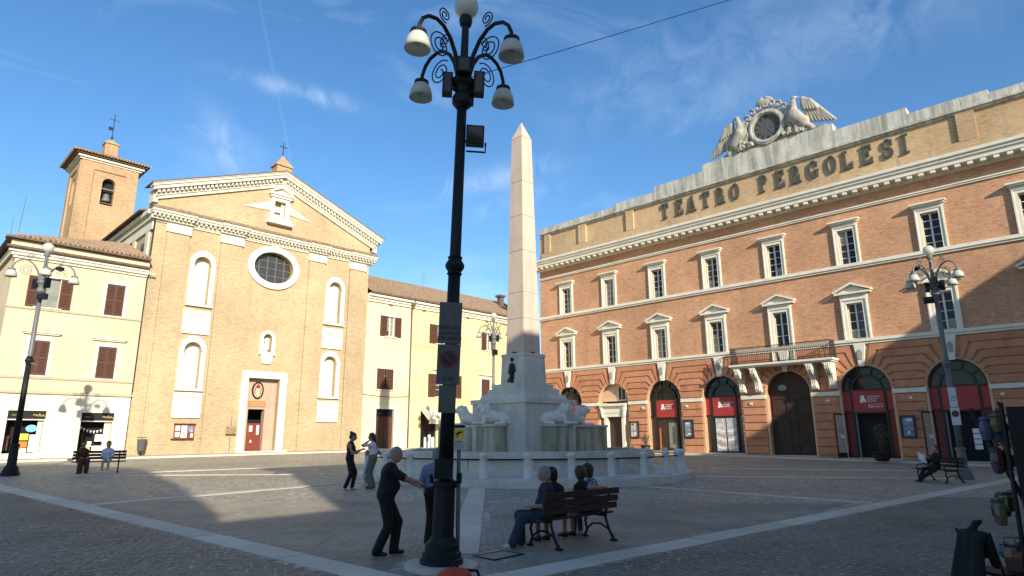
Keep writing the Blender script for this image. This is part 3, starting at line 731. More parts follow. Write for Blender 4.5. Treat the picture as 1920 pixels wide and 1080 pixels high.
for i, y in enumerate(bays):
    if y < -1: continue
    # upper floor
    m = MB(); zi0, zi1 = 12.602, 14.9; hw = .47
    for n_, w_ in ((.10, .16), (.16, .24)):
        pass
    m.box(y-hw-.24, y-hw, 0, .10, zi0, zi1+.26, FT); m.box(y+hw, y+hw+.24, 0, .10, zi0, zi1+.26, FT); m.box(y-hw, y+hw, 0, .10, zi1, zi1+.26, FT)
    m.box(y-hw-.26, y-hw-.18, 0, .15, zi0, zi1+.28, FT); m.box(y+hw+.18, y+hw+.26, 0, .15, zi0, zi1+.28, FT); m.box(y-hw-.18, y+hw+.18, 0, .15, zi1+.19, zi1+.28, FT)
    w = T('window', m, 'white_stone'); casement(w, y-hw, y+hw, 12.62, 14.9, FT, gl_up[i], 5)
    m = MB(); m.box(y-.86, y+.86, 0, .30, 15.30, 15.40, FT); m.box(y-.94, y+.94, 0, .40, 15.402, 15.50, FT); m.box(y-.78, y+.78, 0, .14, 15.18, 15.298, FT); m.build('hood', 'white_stone', w)
    # first floor with pediment
    z0 = 7.762 if abs(y-TC) > .1 else 6.68; m = MB(); zi1 = 10.05 if abs(y-TC) > .1 else 10.1
    m.box(y-hw-.28, y-hw, 0, .12, z0, zi1+.26, FT); m.box(y+hw, y+hw+.28, 0, .12, z0, zi1+.26, FT); m.box(y-hw, y+hw, 0, .12, zi1, zi1+.26, FT)
    m.box(y-hw-.30, y-hw-.21, 0, .18, z0, zi1+.28, FT); m.box(y+hw+.21, y+hw+.30, 0, .18, z0, zi1+.28, FT); m.box(y-hw-.21, y+hw+.21, 0, .18, zi1+.19, zi1+.28, FT)
    w = T('window', m, 'white_stone'); casement(w, y-hw, y+hw, 7.8 if abs(y-TC) > .1 else 6.92, zi1, FT, gl_f1[i], 4)
    if abs(y-TC) < .1:
        m = MB(); m.box(y-hw+.06, y-.06, -.2, -.13, 6.95, 7.75, FT); m.box(y+.06, y+hw-.06, -.2, -.13, 6.95, 7.75, FT); m.build('door_panel', 'frame_white', w)
    m = MB(); m.box(y-.80, y+.80, 0, .15, zi1+.282, 10.62, FT); m.box(y-1.05, y+1.05, 0, .36, 10.622, 10.74, FT)
    m.strip([(y-1.12, 10.742), (y, 11.22), (y+1.12, 10.742)], [(y-1.14, 10.86), (y, 11.36), (y+1.14, 10.86)], 0, .40, FT)
    m.prism([(y-.95, 10.745), (y+.95, 10.745), (y, 11.2)], 0, .16, FT); m.build('pediment', 'white_stone', w)
# balcony
bal = thing if False else None
m = MB(); m.box(TC-3.3, TC+3.3, 0, 1.15, 6.44, 6.53, FT); m.box(TC-3.4, TC+3.4, 0, 1.25, 6.532, 6.66, FT); balcony = T('balcony', m, 'white_stone')
def volute(s):
    pts = [(0, 6.43), (1.05, 6.43), (1.08, 6.25), (1.02, 6.02), (.86, 5.82), (.62, 5.66), (.48, 5.45), (.44, 5.2), (.47, 5.02), (.40, 4.86), (.26, 4.78), (.12, 4.82), (.06, 4.95), (0, 5.0)]
    m = MB(); k = len(pts); m.add([FT.p(a, n, z) for a in (s-.19, s+.19) for n, z in pts], [tuple(range(k)), tuple(range(2*k-1, k-1, -1))]+[(i, (i+1) % k, k+(i+1) % k, k+i) for i in range(k)])
    for q in (-.11, 0, .11):                               # ribs along the front
        path = [FT.p(s+q, n+.012, z) for n, z in pts[1:10]]; m.tube(path, .04, 6)
    m.box(s-.23, s+.23, 0, 1.1, 6.3, 6.43, FT)
    c = FT.p(s, .27, 4.93); m.tube([FT.p(s-.22, .27, 4.93), FT.p(s+.22, .27, 4.93)], .15, 12); m.tube([FT.p(s-.22, .86, 6.12), FT.p(s+.22, .86, 6.12)], .13, 12)
    return m.build('bracket', 'white_stone', balcony)
for s in (-2.95, -1.85, 1.85, 2.95): volute(TC+s)
m = MB()
rail = []
for s0, n0, s1, n1 in ((TC-3.28, 0, TC-3.28, 1.13), (TC-3.28, 1.13, TC+3.28, 1.13), (TC+3.28, 1.13, TC+3.28, 0)):
    for z, r in ((6.74, .018), (7.52, .016), (7.78, .028)): m.tube([FT.p(s0, n0, z), FT.p(s1, n1, z)], r, 6)
    L_ = abs(s1-s0)+abs(n1-n0); k = int(L_/.125)
    for i in range(k+1):
        a, n_ = s0+(s1-s0)*i/k, n0+(n1-n0)*i/k; m.tube([FT.p(a, n_, 6.66), FT.p(a, n_, 7.52)], .016, 5)
        if i < k:
            a2, n2 = s0+(s1-s0)*(i+.5)/k, n0+(n1-n0)*(i+.5)/k
            m.tube([FT.p(a2+(.05*cos(t) if s1 != s0 else 0), n2+(.05*cos(t) if s1 == s0 else 0), 7.645+.09*sin(t)) for t in np.linspace(0, 2*pi, 9)], .014, 4)
m.build('railing', 'iron', balcony)
# arch fillings
def fan(y, parent, mat='frame_dark', n=-.30):
    m = MB()
    for r0, r1, e in ((AR-.12, AR, 0), (.80, .90, .004)):
        ts = np.linspace(0, pi, 21); ringband(m, FT, [(y+r0*cos(t), AZ+r0*sin(t)) for t in ts], [(y+r1*cos(t), AZ+r1*sin(t)) for t in ts], n, n+.08+e, False)
    for a in (36, 72, 108, 144):
        a = radians(a); d = Vector((cos(a), sin(a))); q = Vector((-d.y, d.x))*.035
        m.strip([(y+d.x*.9-q.x, AZ+d.y*.9-q.y), (y+d.x*(AR-.1)-q.x, AZ+d.y*(AR-.1)-q.y)], [(y+d.x*.9+q.x, AZ+d.y*.9+q.y), (y+d.x*(AR-.1)+q.x, AZ+d.y*(AR-.1)+q.y)], n, n+.07, FT)
    m.box(y-AR, y+AR, n, n+.09, AZ-.09, AZ-.002, FT)
    return m
def half_disc(y, r, n0, n1):
    m = MB(); m.prism([(y+r*cos(t), AZ+r*sin(t)) for t in np.linspace(0, pi, 21)], n0, n1, FT); return m
def glazed(y, zf, doors='glass', side='glass_warm'):
    f = fan(y, None)
    for s in (-.93, .93): f.box(y+s-.05, y+s+.05, -.30, -.215, zf, AZ-.09, FT)
    f.box(y-AR, y-.985, -.30, -.212, 3.30, 3.38, FT); f.box(y+.985, y+AR, -.30, -.212, 3.30, 3.38, FT); f.box(y-.88, y+.88, -.30, -.212, 3.22, 3.31, FT)
    f.box(y-AR, y-.985, -.30, -.214, zf-.2, zf+.18, FT); f.box(y+.985, y+AR, -.30, -.214, zf-.2, zf+.18, FT)
    d = T('glazed_arch', f, 'frame_dark')
    half_disc(y, AR-.02, -.36, -.34).build('pane', 'glass_dark', d)
    for a, b in ((-AR, -.98), (.98, AR)):
        m = MB(); m.box(y+a, y+b, -.345, -.325, zf, 3.3, FT); m.build('pane', side, d)
        m = MB(); m.box(y+a+.02, y+b-.02, -.33, -.29, 3.39, AZ-.1, FT); m.build('sign_side', 'red_panel' if y < 24 else 'glass_dark', d)
    m = MB(); m.box(y-.87, y+.87, -.28, -.235, 3.315, AZ-.095, FT); sg = m.build('sign_board', 'red_panel', d)
    return d, sg
def logo(sg, y, lines, biglietteria=False, s=1.):
    m = MB()
    for a, b, c, e in ((.42, .20, 4.02, 4.28), (.46, .30, 3.86, 4.02), (.30, .22, 3.92, 4.02), (.20, .12, 3.86, 4.06)): m.box(y+a, y+b, -.236, -.228, c+.02, e+.02, FT)
    m.build('logo', 'paper', sg)
    for i, t in enumerate(lines): put_text(t, .155, FT, y+.04, -.229, 4.19-i*.135, 'paper', sg, 'lettering', 'LEFT', .003, -1)
    if biglietteria:
        m = MB(); m.box(y+.02, y-.8, -.236, -.229, 3.765, 3.78, FT); m.build('rule', 'paper', sg)
        put_text('Biglietteria', .19, FT, y+.04, -.229, 3.58, 'paper', sg, 'lettering', 'LEFT', .003, -1)
FPS = ['Fondazione', 'Pergolesi', 'Spontini']
zf = lambda y: gz(XT, y)+.05
for k in (4, 2, 1, -1, -2, -3):
    y = TC+TP*k; z = zf(y)
    if k == 4:
        d, sg = glazed(y, z); m = MB(); m.box(y-.88, y+.88, -.34, -.32, z, 3.22, FT); m.build('pane', 'glass_dark', d); continue
    if k == -3: continue
    d, sg = glazed(y, z, side='red_dull' if k < 0 else 'glass_warm')
    logo(sg, y, FPS, biglietteria=(k == -1)) if k != -2 else None
    if k == 2:      # two leaves, one with an orange strip
        for a, b in ((.02, .86), (-.86, -.02)):
            m = MB(); m.box(y+a, y+b, -.32, -.28, z, 3.2, FT); m.box(y+a+.1, y+b-.1, -.28, -.27, z+.25, 3.0, FT); m.build('door_leaf', 'old_wood', d)
        m = MB(); m.box(y+.60, y+.72, -.27, -.25, z+.1, 2.5, FT); m.build('banner', 'orange', d)
        m = MB(); m.box(y-.78, y-.1, -.268, -.262, z+.3, 2.9, FT); m.build('pane', 'glass_curtain', d)
    if k == 1:      # tall photographs of the auditorium behind glass
        for a, b in ((.05, .78), (-.78, -.05)):
            m = MB(); m.box(y+a, y+b, -.32, -.30, z+.2, 3.15, FT); ph = m.build('poster', 'poster_a', d)
            for i in range(5):
                zz = 2.15-i*.3; m = MB(); A_ = [(y+a+(b-a)*t+.0, zz+.10*(2*((y+a+(b-a)*t)-y))**2*.8) for t in np.linspace(.04, .96, 9)]
                m.strip(A_, [(p, q+.14) for p, q in A_], -.299, -.292, FT); m.build('print', 'paper' if i % 2 == 0 else 'portal_plaster', ph)
        m = MB(); m.box(y-.88, y+.88, -.34, -.33, z, 3.22, FT); m.build('pane', 'glass_warm', d)
    if k < 0:       # open entrance: dark inside, glass leaf swung out towards the square
        m = MB(); m.box(y-.88, y+.88, -.46, -.44, z-.1, 3.22, FT); m.build('entrance', 'interior', d)
        m = MB(); m.box(y+.74, y+.84, -.40, -.24, z, 3.2, FT); m.build('jamb', 'iron_grey', d)
        hs = y+AR-.05; m = MB(); fr2 = Fr(FT.p(hs, -.2, 0), (-.90, .436, 0), (.436, .90, 0))
        w_ = .98
        m.box(0, .07, -.03, .03, z+.05, 3.25, fr2); m.box(w_-.07, w_, -.03, .03, z+.05, 3.25, fr2); m.box(.07, w_-.07, -.03, .03, 3.17, 3.25, fr2); m.box(.07, w_-.07, -.03, .03, z+.05, z+.38, fr2)
        lf = m.build('door_leaf', 'frame_dark', d)
        m = MB(); m.box(.07, w_-.07, -.006, .006, z+.38, 3.17, fr2); m.build('pane', 'glass_clear', lf)
        m = MB(); m.box(.3, .58, -.02, .02, 1.75, 1.95, fr2); m.build('notice', 'paper', lf)
        if k == -2:
            for i in range(4):
                m = MB(); m.box(y-.30, y-.66, -.43, -.41, 1.15+i*.29, 1.40+i*.29, FT); m.build('notice', 'paper', d)
# main door
y = TC; m = MB(); z = zf(y)
m.box(y-AR+.02, y+AR-.02, -.44, -.36, z-.2, AZ-.01, FT); dr = T('main_door', m, 'old_wood')
half_disc(y, AR-.02, -.44, -.37).build('door_head', 'old_wood', dr)
for a, b in ((.06, 1.34), (-1.34, -.06)):
    for z0, z1 in ((z+.2, 1.5), (1.7, 3.0), (3.2, 4.45)):
        m = MB(); ringband(m, FT, [(y+a+.22, z0+.12), (y+b-.22, z0+.12), (y+b-.22, z1-.12), (y+a+.22, z1-.12)], [(y+a+.12, z0), (y+b-.12, z0), (y+b-.12, z1), (y+a+.12, z1)], -.36, -.31); m.build('door_panel', 'old_wood', dr)
m = MB(); ringband(m, FT, [(y+.32*cos(t)+.5, AZ+.36+.22*sin(t)) for t in np.linspace(0, 2*pi, 17)[:-1]], [(y+.40*cos(t)+.5, AZ+.36+.30*sin(t)) for t in np.linspace(0, 2*pi, 17)[:-1]], -.37, -.32); m.build('oculus', 'frame_dark', dr)
m = MB(); m.prism([(y+.30*cos(t)+.5, AZ+.36+.20*sin(t)) for t in np.linspace(0, 2*pi, 17)[:-1]], -.37, -.36, FT); m.build('pane', 'glass_curtain', dr)
# side door with stone lintel, bay 3
y = TC+3*TP; z = zf(y); m = MB()
m.box(y-1.0, y-.72, -.40, .06, z-.1, 3.75, FT); m.box(y+.72, y+1.0, -.40, .06, z-.1, 3.75, FT); m.box(y-.72, y+.72, -.40, .06, 3.45, 3.75, FT); m.box(y-1.0, y+1.0, -.40, .10, 3.752, 4.3, FT); m.box(y-1.3, y+1.3, -.40, .32, 4.302, 4.5, FT)
m.prism([(y+1.02, 4.3), (y+1.28, 4.3), (y+1.1, 3.5), (y+1.02, 3.4)], .0, .26, FT); m.prism([(y-1.02, 4.3), (y-1.28, 4.3), (y-1.1, 3.5), (y-1.02, 3.4)], .0, .26, FT)
sd = T('side_door', m, 'white_stone')
m = MB(); m.box(y-.72, y+.72, -.38, -.32, z-.1, 3.45, FT); m.build('door_leaf', 'old_wood', sd)
m = MB(); m.box(y-AR, y-1.0, -.41, -.38, z-.3, 4.6, FT); m.box(y+1.0, y+AR, -.41, -.38, z-.3, 4.6, FT); m.build('infill', 'rustic_pale', sd)
half_disc(y, AR-.02, -.44, -.38).build('lunette', 'rustic_pale', sd)
m = MB(); m.box(y-1.0, y-.2, -.38, -.34, 4.75, 5.9, FT); lw = m.build('lunette_window', 'frame_white', sd); m = MB(); m.box(y-.92, y-.62, -.34, -.33, 4.82, 5.7, FT); m.box(y-.56, y-.28, -.34, -.33, 4.82, 5.82, FT); m.build('pane', 'glass_dark', lw)
for yy in bays:
    if yy < 1: continue
    m = MB(); m.box(yy-AR-.1, yy+AR+.1, -.4, .28, gz(XT, yy)-.05, gz(XT, yy)+.13, FT); T('doorstep', m, 'kerb_stone')
for yy in (29.5, 27.9, 24.1, 19.2, 13.0+1.2, 9.6, 5.3):
    m = MB(); m.box(yy-.09, yy+.09, PR, PR+.07, 3.98, 4.14, FT); T('spotlight_box', m, 'frame_white')
for i, s in enumerate((1.9, 2.9)): pass
# clock and eagles above the parapet
cy, cz = 16.2, 23.75
m = MB(); m.lathe([(0, 0)], seg=3) if False else None
ts = np.linspace(0, 2*pi, 41)[:-1]
def circ(r, y=cy, z=cz, sz=1.): return [(y+r*cos(t), z+r*sz*sin(t)) for t in ts]
m = MB(); m.box(cy-3.9, cy+3.9, -.55, .06, 22.2, 22.6, FT); m.box(cy-1.6, cy+1.6, -.5, .04, 22.6, 24.2, FT); m.prism(circ(1.5, cz=0) if False else circ(1.52, z=cz), -.5, .05, FT)
clock = T('clock', m, 'carved_stone')
m = MB()
for r0, r1, n1 in ((.98, 1.08, .20), (1.08, 1.20, .30), (1.20, 1.34, .22)): ringband(m, FT, circ(r0), circ(r1), .05, n1)
m.build('clock_rim', 'attic_stone', clock)
m = MB(); m.prism(circ(.99), .05, .09, FT); m.build('clock_dial', 'clock_face', clock)
m = MB()
for h, num in enumerate(['XII', 'I', 'II', 'III', 'IV', 'V', 'VI', 'VII', 'VIII', 'IX', 'X', 'XI']):
    a = pi/2-h*pi/6; c_, s_ = cos(a), sin(a); n_ = len(num)
    for j, chh in enumerate(num):
        off = (j-(n_-1)/2)*.075
        def pt(u_, v_): return (cy-(c_*(.80+v_)-(-s_)*u_*-1), cz+s_*(.80+v_)+c_*u_*-1)
        def pt(u_, v_):                                    # u along the tangent (clockwise), v outwards
            return (cy-(c_*(.78+v_)+s_*u_), cz+s_*(.78+v_)-c_*u_)
        strokes = {'I': [((0, -.13), (0, .13))], 'V': [((-.035, .13), (0, -.13)), ((.035, .13), (0, -.13))], 'X': [((-.04, .13), (.04, -.13)), ((.04, .13), (-.04, -.13))]}[chh]
        for (u0, v0), (u1, v1) in strokes:
            A_, B2 = Vector(pt(off+u0, v0)), Vector(pt(off+u1, v1)); d = (B2-A_).normalized(); q = Vector((-d.y, d.x))*.014
            m.strip([tuple(A_-q), tuple(B2-q)], [tuple(A_+q), tuple(B2+q)], .091, .097+.001*(j % 3), FT)
m.build('numerals', 'black', clock)
m = MB()
for ang, L_, w_ in ((205, .50, .04), (150, .78, .028)):
    a = radians(90-ang); d = Vector((-cos(a), sin(a))); q = Vector((-d.y, d.x))*w_; A_ = Vector((cy, cz))-d*.1; B2 = Vector((cy, cz))+d*L_
    m.strip([tuple(A_-q), tuple(B2-q*.3)], [tuple(A_+q), tuple(B2+q*.3)], .10, .112, FT)
m.build('hands', 'iron_grey', clock)
def eagle(sg_, name):
    P = []
    def q(e, n, z): return (cy+sg_*(e*1.06-.42), XT-n, 22.6+z*1.06)
    def Q(e, n, z): v = q(e, n, z); return (v[1], v[0], v[2])     # world x = XT-n, y = s
    P += [cap(Q(2.25, .1, 1.15), Q(2.75, .05, .55), .52, .42, 0, .15), cap(Q(2.2, .12, 1.35), Q(2.3, .2, 2.15), .33, .18, 0, .12),
          ell(Q(2.38, .2, 2.40), (.14, .21, .16), 0, k=.06), cap(Q(2.55, .2, 2.42), Q(2.74, .2, 2.30), .075, .025, 0, .02), cap(Q(2.30, .2, .65), Q(2.3, .25, .0), .15, .12, 0, .08), cap(Q(2.62, .1, .5), Q(2.68, .1, .0), .15, .12, 0, .08),
          cap(Q(2.85, 0, .5), Q(3.25, 0, .02), .2, .22, 0, .1), ell(Q(2.95, 0, 1.75), (.16, .34, .40), 0, k=.1)]
    for i in range(8):
        t = i/7; a = (2.85+.62*t, -.02, 2.25-.42*t-.15*t*t); b = (3.15+1.55*t**.9, -.05, .12+.22*(1-t)*0+.02)
        b = (3.1+1.55*t, -.05, .55-.45*t)
        P.append(cap(Q(*a), Q(*b), .18, .10, 0, .012))
    for i in range(5):
        t = i/4; P.append(cap(Q(2.85+.5*t, .1, 2.2-.25*t), Q(2.95+.75*t, .12, 1.45-.25*t), .12, .09, 0, .015))
    return sdf_object(name, P, .036, ['carved_stone'], clock)
eagle(1, 'eagle'); eagle(-1, 'eagle')
P = []
def CQ(s, n, z): return (XT-n, cy+s, cz+z)
for k in range(9):                                        # leafy scrolls round the dial
    a = radians(22+17*k); r = 1.72; c = (r*cos(a), r*sin(a)); sgn = 1 if k < 4.5 else -1
    for j in range(9):
        t0, t1 = j*.62, (j+1)*.62; r0, r1 = .30*(1-j/11), .30*(1-(j+1)/11)
        P.append(cap(CQ(c[0]+sgn*r0*cos(a+t0*sgn), .08, c[1]+r0*sin(a+t0*sgn)), CQ(c[0]+sgn*r1*cos(a+t1*sgn), .14, c[1]+r1*sin(a+t1*sgn)), .085, .08, 0, .02))
for sg_ in (-1, 1):
    P += [cap(CQ(sg_*1.45, .05, -.2), CQ(sg_*1.75, .1, .9), .2, .14, 0, .08), cap(CQ(sg_*1.45, .05, -.2), CQ(sg_*1.9, .1, -1.1), .2, .16, 0, .08)]
P += [ell(CQ(0, .1, 1.95), (.16, .55, .30), 0, k=.05), cap(CQ(-.5, .1, 2.05), CQ(-.15, .15, 2.3), .12, .1, 0, .03), cap(CQ(.5, .1, 2.05), CQ(.15, .15, 2.3), .12, .1, 0, .03)]
sdf_object('scrollwork', P, .045, ['carved_stone'], clock)
for sg_ in (-1, 1):
    P = [cap(CQ(sg_*1.15, .05, -1.1), CQ(sg_*2.5, .05, -1.05), .12, .08, 0, .05)]
    for i in range(34):
        e = random.uniform(1.1, 2.35); P.append(ell(CQ(sg_*e, random.uniform(.12, .28), -1.18+random.uniform(0, .52)*(1-abs(e-1.7)/1.1)), (random.uniform(.085, .14),)*3, 0, k=.012))
    sdf_object('fruit_garland', P, .04, ['carved_stone'], clock)
# posters on the theatre piers: things that hang on the wall
for (a, b, z0, z1, mt, lab) in [(29.17, 28.39, 1.82, 3.02, 'poster_a', 'framed white poster on the theatre pier beside the stone-framed side door'), (24.42, 23.69, 1.82, 3.05, 'poster_b', 'framed dark blue poster between the two red-signed glazed arches left of the balcony'),
        (10.29, 9.60, 1.80, 3.02, 'poster_b', 'framed blue poster in shade between the two open glass entrances'), (5.52, 4.4, 1.80, 2.96, 'poster_a', 'wide framed poster on the shaded pier at the right edge above the shrub')]:
    t = thing('poster_case', lab, 'poster', FT.p((a+b)/2, PR, z0), group='poster cases on the theatre piers')
    m = MB(); ringband(m, FT, [(b+.06, z0+.06), (a-.06, z0+.06), (a-.06, z1-.06), (b+.06, z1-.06)], [(b-.03, z0-.03), (a+.03, z0-.03), (a+.03, z1+.03), (b-.03, z1+.03)], PR, PR+.1, True); m.build('frame', 'frame_dark', t)
    m = MB(); m.box(b+.05, a-.05, PR, PR+.03, z0+.05, z1-.05, FT); m.build('sheet', mt, t)
    for j in range(4):
        w_ = (a-b)*random.uniform(.18, .5); c_ = b+(a-b)*random.uniform(.3, .7); zz = z0+(z1-z0)*(.16+.2*j)
        m = MB(); m.box(max(b+.08, c_-w_/2), min(a-.08, c_+w_/2), PR+.03, PR+.036+.001*j, zz, zz+random.uniform(.07, .2), FT); m.build('print', ['paper', 'poster_b', 'portal_plaster', 'red_dull'][j if mt == 'poster_a' else (j*2) % 3], t)

# ================================================================== THE CHURCH
church = thing('church', 'ochre brick church with white niches, oval window and gabled pediment', 'church', (19.7, YC, .8))
def Cb(name, mb, mat, parent=None, **k): return mb.build(name, mat, parent or church, **k)
C0, C1 = 11.5, 27.75
niches = [(14.72, .55, 10.62, 13.38), (14.68, .55, 5.05, 7.55), (24.75, .55, 10.55, 13.32), (24.68, .55, 4.93, 7.45)]
ch_holes = [('a', c, h, z0, zs) for c, h, z0, zs in niches] + [('e', 19.68, 14.08, 1.50, 1.17), ('r', 18.52, 20.82, .3, 6.0), ('a', 19.66, .33, 7.85, 8.85), ('r', 19.30, 20.18, 17.85, 19.25)]
top = [(C0, 17.4), (19.75, 20.95), (C1, 17.4)]
m = MB(); facade(m, FC, C0, C1, .3, 20, ch_holes, .42, top=top)
m.box(C0+.002, C0+.5, -30, -.43, .3, 17.2, FC); m.box(C1-.5, C1-.002, -30, -.43, .3, 17.2, FC)
Cb('wall', m, 'brick_church')
for c, h, z0, zs in niches+[(19.66, .33, 7.85, 8.85)]: m = MB(); m.box(c-h-.1, c+h+.1, -.48, -.42, z0-.1, zs+h+.1, FC); Cb('niche_back', m, 'church_stucco')
m = MB(); m.box(17.9, 21.5, -1.6, -.47, 12.7, 15.5, FC); Cb('interior', m, 'interior'); m = MB(); m.box(19.1, 20.4, -1.2, -.47, 17.6, 19.5, FC); Cb('interior', m, 'interior')
for a, b in ((12.28, 13.68), (15.76, 17.22), (22.4, 23.72), (25.95, 27.35)):
    m = MB(); m.box(a, b, 0, .13, .3, 15.18, FC); Cb('pilaster', m, 'brick_church')
    m = MB(); m.box(a-.06, b+.06, 0, .24, 15.182, 15.74, FC); Cb('capital', m, 'church_stucco')
for a, b in ((C0, 12.28), (13.68, 15.76), (17.22, 18.0), (21.36, 22.4), (23.72, 25.95), (27.35, C1)):
    m = MB(); m.box(a+.004, b-.004, 0, .06, .3, 2.9, FC); Cb('plinth', m, 'brick_church')
# entablature in five steps, broken forward over the pilaster pairs
segs = [(C0-.3, 13.8, .16), (13.802, 15.62, 0), (15.622, 17.36, .16), (17.362, 22.26, 0), (22.262, 23.86, .16), (23.862, 25.82, 0), (25.822, C1+.3, .16)]
ent = Cb('entablature', MB().box(C0-.1, C1+.1, 0, .10, 15.742, 15.86, FC), 'church_cornice')
dent = MB(); tiles = MB()
for a, b, e in segs:
    m = MB(); m.box(a, b, 0, .16+e, 15.862, 15.98, FC); m.box(a, b, 0, .20+e, 15.982, 16.16, FC); m.box(a-.04, b+.04, 0, .48+e, 16.162, 16.30, FC); m.box(a-.06, b+.06, 0, .56+e, 16.302, 16.46, FC); m.build('cornice', 'church_cornice', ent)
    k = int((b-a)/.26)
    for i in range(k): s = a+(i+.5)*(b-a)/k; dent.box(s-.07, s+.07, .2+e, .40+e, 16.0, 16.158, FC)
    k = int((b-a)/.2)
    for i in range(k):
        s = a+(i+.5)*(b-a)/k; tiles.tube([FC.p(s, .0, 16.80), FC.p(s, .64+e, 16.54+random.uniform(-.015, .015))], [.085, .105], 7)
    m = MB(); m.prism([(a-.05, 0)], 0, 0) if False else None
    m = MB(); vs = [FC.p(s, n, z) for s in (a-.03, b+.03) for n, z in ((0, 16.47), (.58+e, 16.47), (.58+e, 16.50), (0, 16.78))]; m.add(vs, [(0, 1, 2, 3), (7, 6, 5, 4)]+[(i, (i+1) % 4, 4+(i+1) % 4, 4+i) for i in range(4)]); m.build('tile_bed', 'tile_dark', ent)
stuff(dent.build('dentils', 'church_cornice', ent)); stuff(tiles.build('roof_tiles', 'tile_roof', ent))
# pediment: raking cornices with dentils
def rk(s): return 18.10+(21.55-18.10)*(1-abs(s-19.78)/8.85)
def rake(mb, lo, hi, n1, n0=0, s0=10.93, s1=28.63):
    for a, b in ((s0, 19.78), (19.78, s1)): mb.strip([(a, rk(a)+lo), (b, rk(b)+lo)], [(a, rk(a)+hi), (b, rk(b)+hi)], n0, n1, FC)
ped = MB(); rake(ped, -1.08, -.86, .16, 0, 11.45, 28.1); raking = Cb('raking_cornice', ped, 'church_cornice')
for lo, hi, n1, s0, s1 in ((-.858, -.70, .24, 11.3, 28.25), (-.698, -.46, .26, 11.3, 28.25), (-.458, -.22, .58, 11.05, 28.5), (-.218, -.06, .66, 10.97, 28.59), (-.058, 0., .72, 10.93, 28.63)):
    m = MB(); rake(m, lo, hi, n1, 0, s0, s1); m.build('moulding', 'church_cornice', raking)
dent = MB()
for i in range(-31, 32):
    s = 19.78+i*.27
    if i: dent.strip([(s-.075, rk(s-.075)-.68), (s+.075, rk(s+.075)-.68)], [(s-.075, rk(s-.075)-.462), (s+.075, rk(s+.075)-.462)], .26, .46, FC)
stuff(dent.build('dentils', 'church_cornice', raking))
m = MB(); rake(m, .002, .07, .76, -.9, 10.88, 28.68); rf = Cb('roof', m, 'tile_dark')
m = MB(); m.prism([(C0+.2, 16.5), (19.7, 19.4), (C1-.2, 16.5)], -30, -.5, FC); m.build('nave_roof', 'tile_dark', rf)
m = MB(); m.prism([(C0+.0, 16.9), (C1-.0, 16.9), (C1-.0, 17.4), (19.75, 20.9), (C0+.0, 17.4)], -.88, -.45, FC); Cb('pediment_back', m, 'church_cornice')
for a_, b_ in ((10.95, C0-.002), (C1+.002, 28.6)): m = MB(); m.box(min(a_, b_)+.25, max(a_, b_)-.0 if a_ < 15 else max(a_, b_)-.25, -.88, .1, 17.0, 17.9, FC); Cb('pediment_return', m, 'church_cornice')
m = MB(); m.box(19.15, 20.3, -.62, .30, 21.4, 22.05, FC); m.box(19.05, 20.4, -.72, .40, 22.052, 22.18, FC); vs = [FC.p(s, n, 22.182) for s, n in ((19.1, -.67), (20.35, -.67), (20.35, .35), (19.1, .35))]+[FC.p(19.72, -.16, 23.1)]; m.add(vs, [(0, 1, 2, 3), (0, 1, 4), (1, 2, 4), (2, 3, 4), (3, 0, 4)])
pin = Cb('pinnacle', m, 'brick_tower')
m = MB(); m.tube([FC.p(19.72, -.16, 23.05), FC.p(19.72, -.16, 24.15)], .035, 6); m.tube([FC.p(19.42, -.16, 23.8), FC.p(20.02, -.16, 23.8)], .03, 6); m.build('cross', 'iron', pin)
# niche frames, sunk panels, oval, portal
for c, h, z0, zs in niches:
    m = MB(); R = [(c+h, z0)]+[(c+h*cos(t), zs+h*sin(t)) for t in np.linspace(0, pi, 17)]+[(c-h, z0)]; O_ = [(c+.82, z0)]+[(c+.82*cos(t), zs+.82*sin(t)+.12*sin(t)) for t in np.linspace(0, pi, 17)]+[(c-.82, z0)]
    ringband(m, FC, R, O_, 0, .16, False); m.box(c-.86, c+.86, 0, .22, z0-.14, z0-.002, FC); fr_ = Cb('niche_frame', m, 'church_stucco')
    m = MB(); m.box(c-.84, c-h-.0, 0, .20, zs-.06, zs+.02, FC); m.box(c+h, c+.84, 0, .20, zs-.06, zs+.02, FC); m.box(c-h, c+h, -.42, -.38, zs-.06, zs+.0, FC); m.build('impost', 'church_stucco', fr_)
for c, z0, z1 in ((14.70, 8.63, 10.2), (14.68, 3.2, 4.8), (24.73, 8.57, 10.12), (24.7, 3.05, 4.57)):
    m = MB(); ringband(m, FC, [(c-.55, z0+.28), (c+.55, z0+.28), (c+.55, z1-.28), (c-.55, z1-.28)], [(c-.86, z0), (c+.86, z0), (c+.86, z1), (c-.86, z1)], 0, .14); m.box(c-.55, c+.55, 0, .03, z0+.28, z1-.28, FC); m.box(c-.5, c+.5, .03, .10, z1-.40, z1-.32, FC); Cb('panel', m, 'church_stucco')
m = MB(); tt = np.linspace(0, 2*pi, 49)[:-1]
ringband(m, FC, [(19.68+1.5*cos(t), 14.08+1.17*sin(t)) for t in tt], [(19.68+1.95*cos(t), 14.08+1.6*sin(t)) for t in tt], 0, .16); ov = Cb('oval_window', m, 'church_stucco')
m = MB(); m.prism([(19.68+1.55*cos(t), 14.08+1.22*sin(t)) for t in tt], -.45, -.40, FC); m.build('pane', 'glass_warm', ov)
m = MB()
for dx in (-.95, -.32, .32, .95): hh = 1.17*sqrt(1-(dx/1.5)**2); m.box(19.68+dx-.025, 19.68+dx+.025, -.40, -.36, 14.08-hh, 14.08+hh, FC)
